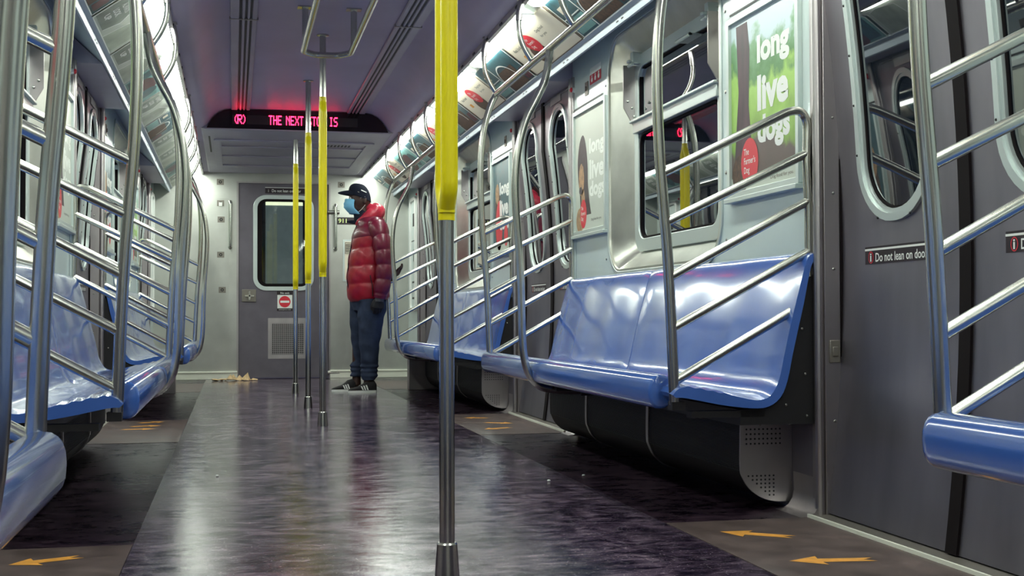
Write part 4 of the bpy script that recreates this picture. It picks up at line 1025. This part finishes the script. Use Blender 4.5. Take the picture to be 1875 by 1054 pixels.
sleeve([(q(34, 306, -.165), 17), (q(41, 290, -.205), 17), (q(46, 262, -.235), 16.4), (q(48, 232, -.245), 15.2), (q(46, 205, -.245), 14.6), (q(42, 184, -.24), 13.5), (q(40, 172, -.236), 11)], 'sleeve', 'dark red sleeve hanging at the side')
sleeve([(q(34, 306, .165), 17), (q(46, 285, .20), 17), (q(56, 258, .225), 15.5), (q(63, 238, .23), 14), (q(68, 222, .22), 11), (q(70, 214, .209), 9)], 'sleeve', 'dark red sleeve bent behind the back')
# gloves and cuff
mb = MB(); hand(mb, LH[0], LH[1], LH[2], LH[3], k=1.22); child(remesh(mb, .004, 2), 'glove', GLOVE, 70)
mb = MB().tube([q(40, 178, -.236), q(39, 166, -.235)], [.040, .037], 18); child(mb, 'cuff', plain('grey knit', (.09, .09, .10), .9), 60)
mb = MB().tube([q(70, 216, .21), q(73, 208, .20)], [.034, .03], 14); child(mb, 'cuff', GLOVE, 60)
# hood bunched round the neck
mb = MB(); path = []; rad = []
for i in range(25):
    t = -PI*.93+2*PI*.93*i/24
    ct, st = math.cos(t), math.sin(t); back = (1+ct)/2
    path.append(q(22+19*ct, 320+13*back-9*(1-back)+1.2*math.sin(5*t), .088*st)); rad.append((4.2+11*back)*U_*(1+.06*math.sin(7*t)))
mb.tube(path, rad, 18); mb.sph(path[0], rad[0], 12, 8); mb.sph(path[-1], rad[-1], 12, 8)
mb.sph(q(39, 331), (.060, .095, .050), 20, 12); mb.sph(q(30, 338), (.058, .085, .042), 20, 12)
hd = remesh(mb, .006, 3)
for p in hd.v:
    l = p-Vector((PX, PY, 0)); p.z += .004*math.sin(l.x*80+l.y*60)
child(hd, 'hood', plain('bright red hood nylon', (.46, .022, .05), .4, 0, bump=.2, scale=20), 70, jk, 'bright red hood folded behind the neck')
# navy collar and scarf point
mb = MB(); mb.tube([q(14, 318), q(12, 326), q(10, 334)], [.072, .066, .060], 18); mb.rings([[q(8, 316, y) for y in (-.045, .045)]+[q(8, 308, y) for y in (.045, -.045)], [q(-8, 316, y) for y in (-.02, .02)]+[q(-8, 311, y) for y in (.02, -.02)], [q(-15, 315, y) for y in (-.006, .006)]+[q(-15, 312.5, y) for y in (.006, -.006)]])
child(mb, 'collar', NAVY, 40)
# face mask with pleats
mb = MB(); R = []
for i in range(13):
    t = i/12; b = 356-28*t; front = -17.5-3.2*math.sin(PI*min(1, t*1.15))+7*max(0, t-.62)/.38
    hw = .050+.014*math.sin(PI*t); pl = .0022*math.sin(t*PI*8)
    ring = []
    for j in range(17):
        u = -1+2*j/16; ring.append(q(front+ (16.5+2*t)*abs(u)**2.0, b-1.5*abs(u)**2+0, hw*1.18*math.sin(u*1.35)/math.sin(1.35))+Vector((-pl*(1-u*u), 0, 0)))
    R.append(ring)
v = [p for r in R for p in r]; f_ = [(i*17+j, i*17+j+1, (i+1)*17+j+1, (i+1)*17+j) for i in range(12) for j in range(16)]
mb.add(v, f_); mk = child(mb, 'face_mask', MASK, 60); md = mk.modifiers.new('s', 'SOLIDIFY'); md.thickness = .003
for sy in (1, -1):
    mb = MB().tube([q(3, 354, sy*.060), q(10, 357, sy*.078), q(17, 359, sy*.083)], .0018, 6); mb.tube([q(4, 330, sy*.060), q(11, 336, sy*.075), q(17, 344, sy*.083)], .0018, 6)
    child(mb, 'ear_loop', WHITE, 60, mk)
# cap
mb = MB(); R = []; n = 32
for i in range(11):
    t = i/10; ang = t*PI/2*.97; k = math.cos(ang)**.75 if t < 1 else .05
    cb = 359.5+26.5*math.sin(ang)**.9
    ring = []
    for j in range(n):
        a = 2*PI*j/n; x = 9+20.8*k*math.cos(a); y = .090*k*math.sin(a); tilt = -(x-9)*.40*(1-t*.75)
        ring.append(q(x-1.6*t, cb+tilt-1.5, y))
    R.append(ring)
mb.rings(R); cp = child(mb, 'cap', NAVY, 50)
mb = MB(); top = []; bot = []
for th, out in ((0, top), (-2.2, bot)):
    for i in range(6):
        s_ = i/5
        for j in range(13):
            a = PI/2+PI*j/12; x = 2+(-11.5-20.5*s_)*(-math.cos(a)) - 0; y = .082*(1-.12*s_)*math.sin(a-PI/2)*-1
            yy = .082*(1-.10*s_)*(-1+2*j/12); fwd = (1-abs(-1+2*j/12)**2.4)
            out.append(q(-3-(4+24*s_)*fwd*1.0+6*(1-fwd), 372.0+1.6*math.sin(PI*s_*.8)-5.2*s_-5.0*abs(-1+2*j/12)**2+th, yy))
F = []
for o_, flip in ((0, 0), (78, 1)):
    for i in range(5):
        for j in range(12): F.append((o_+i*13+j, o_+i*13+j+1, o_+(i+1)*13+j+1, o_+(i+1)*13+j))
for j in range(12): F.append((65+j, 65+j+1, 78+65+j+1, 78+65+j))
mb.add(top+bot, F); child(mb, 'brim', NAVY, 60, cp)
mb = MB().tube([q(-9, 370.5, -.040), q(-2, 370, -.072), q(6, 366.5, -.088)], .0016, 6); child(mb, 'brim_piping', CREAM, 60, cp)
mb = MB(); mb.rings([[q(9.5, 371.8, -.0865), q(9.5, 370, -.089), q(19.5, 365.6, -.0855), q(19.5, 367.6, -.083)], [q(9.5, 371.8, -.0835), q(9.5, 370, -.086), q(19.5, 365.6, -.082), q(19.5, 367.6, -.080)]]); child(mb, 'cap_tag', WHITE, 0, cp)
# shoes
def shoe(a0, a1, oy, name_label=None):
    L = a1-a0; mb = MB(); R = []
    prof = [(0, 5.5, .020), (.06, 7.5, .036), (.2, 9.5, .045), (.38, 12.5, .044), (.52, 17, .040), (.62, 21.5, .038), (.78, 23.5, .038), (.92, 22.5, .036), (1.0, 16, .026)]
    for t, h, w in prof:
        x = a0+L*t; zc = (3.6+h)/2; hh = (h-3.6)/2
        R.append([q(x, zc+hh*math.copysign(abs(math.sin(u))**.8, math.sin(u)), oy+w*math.copysign(abs(math.cos(u))**.8, math.cos(u))) for u in [2*PI*j/20 for j in range(20)]])
    mb.rings(R); sh = child(mb, 'shoe', SHOE, 60)
    mb = MB(); out = [(0, .018), (.05, .036), (.18, .047), (.38, .046), (.6, .041), (.85, .040), (.97, .034), (1.01, .015)]
    loop = [(a0+L*t, w) for t, w in out]+[(a0+L*t, -w) for t, w in reversed(out)]
    mb.rings([[q(x, .1, oy+y) for x, y in loop], [q(x, 4.6, oy+y) for x, y in loop]]); child(mb, 'sole', SOLE, 40, sh)
    mb = MB()
    for k in range(3):
        x = a0+L*(.50+.085*k); mb.add([q(x-.8, 5.5, oy-.0455), q(x+1.7, 5.5, oy-.0455), q(x-2.4+1, 12.5+k, oy-.0445), q(x-5+1, 12.5+k, oy-.0445)], [(0, 1, 2, 3)])
    s3 = child(mb, 'side_stripes', WHITE, 0, sh); md = s3.modifiers.new('s', 'SOLIDIFY'); md.thickness = .003
shoe(-14, 37, -.095); shoe(-41, 6, .10)

# ------------------------------------------------------------------ camera, world, output look
cam = bpy.data.cameras.new('camera'); co = bpy.data.objects.new('camera', cam); C.objects.link(co)
cam.sensor_fit = 'HORIZONTAL'; cam.sensor_width = 36; cam.lens = 2300.2/1875*36; cam.clip_start = .02
yaw, pit, rol = -.2184, .0229, .0031
co.matrix_world = Matrix.Translation((-.5004, 0, .62)) @ Matrix.Rotation(yaw, 4, 'Z') @ Matrix.Rotation(PI/2+pit, 4, 'X') @ Matrix.Rotation(-rol, 4, 'Z')
bpy.context.scene.camera = co
w = bpy.data.worlds.new('world'); bpy.context.scene.world = w; w.use_nodes = True
w.node_tree.nodes['Background'].inputs[0].default_value = (.02, .02, .03, 1)
vs = bpy.context.scene.view_settings; vs.view_transform = 'Standard'; vs.look = 'None'; vs.exposure = .92; vs.gamma = 1; vs.use_curve_mapping = False
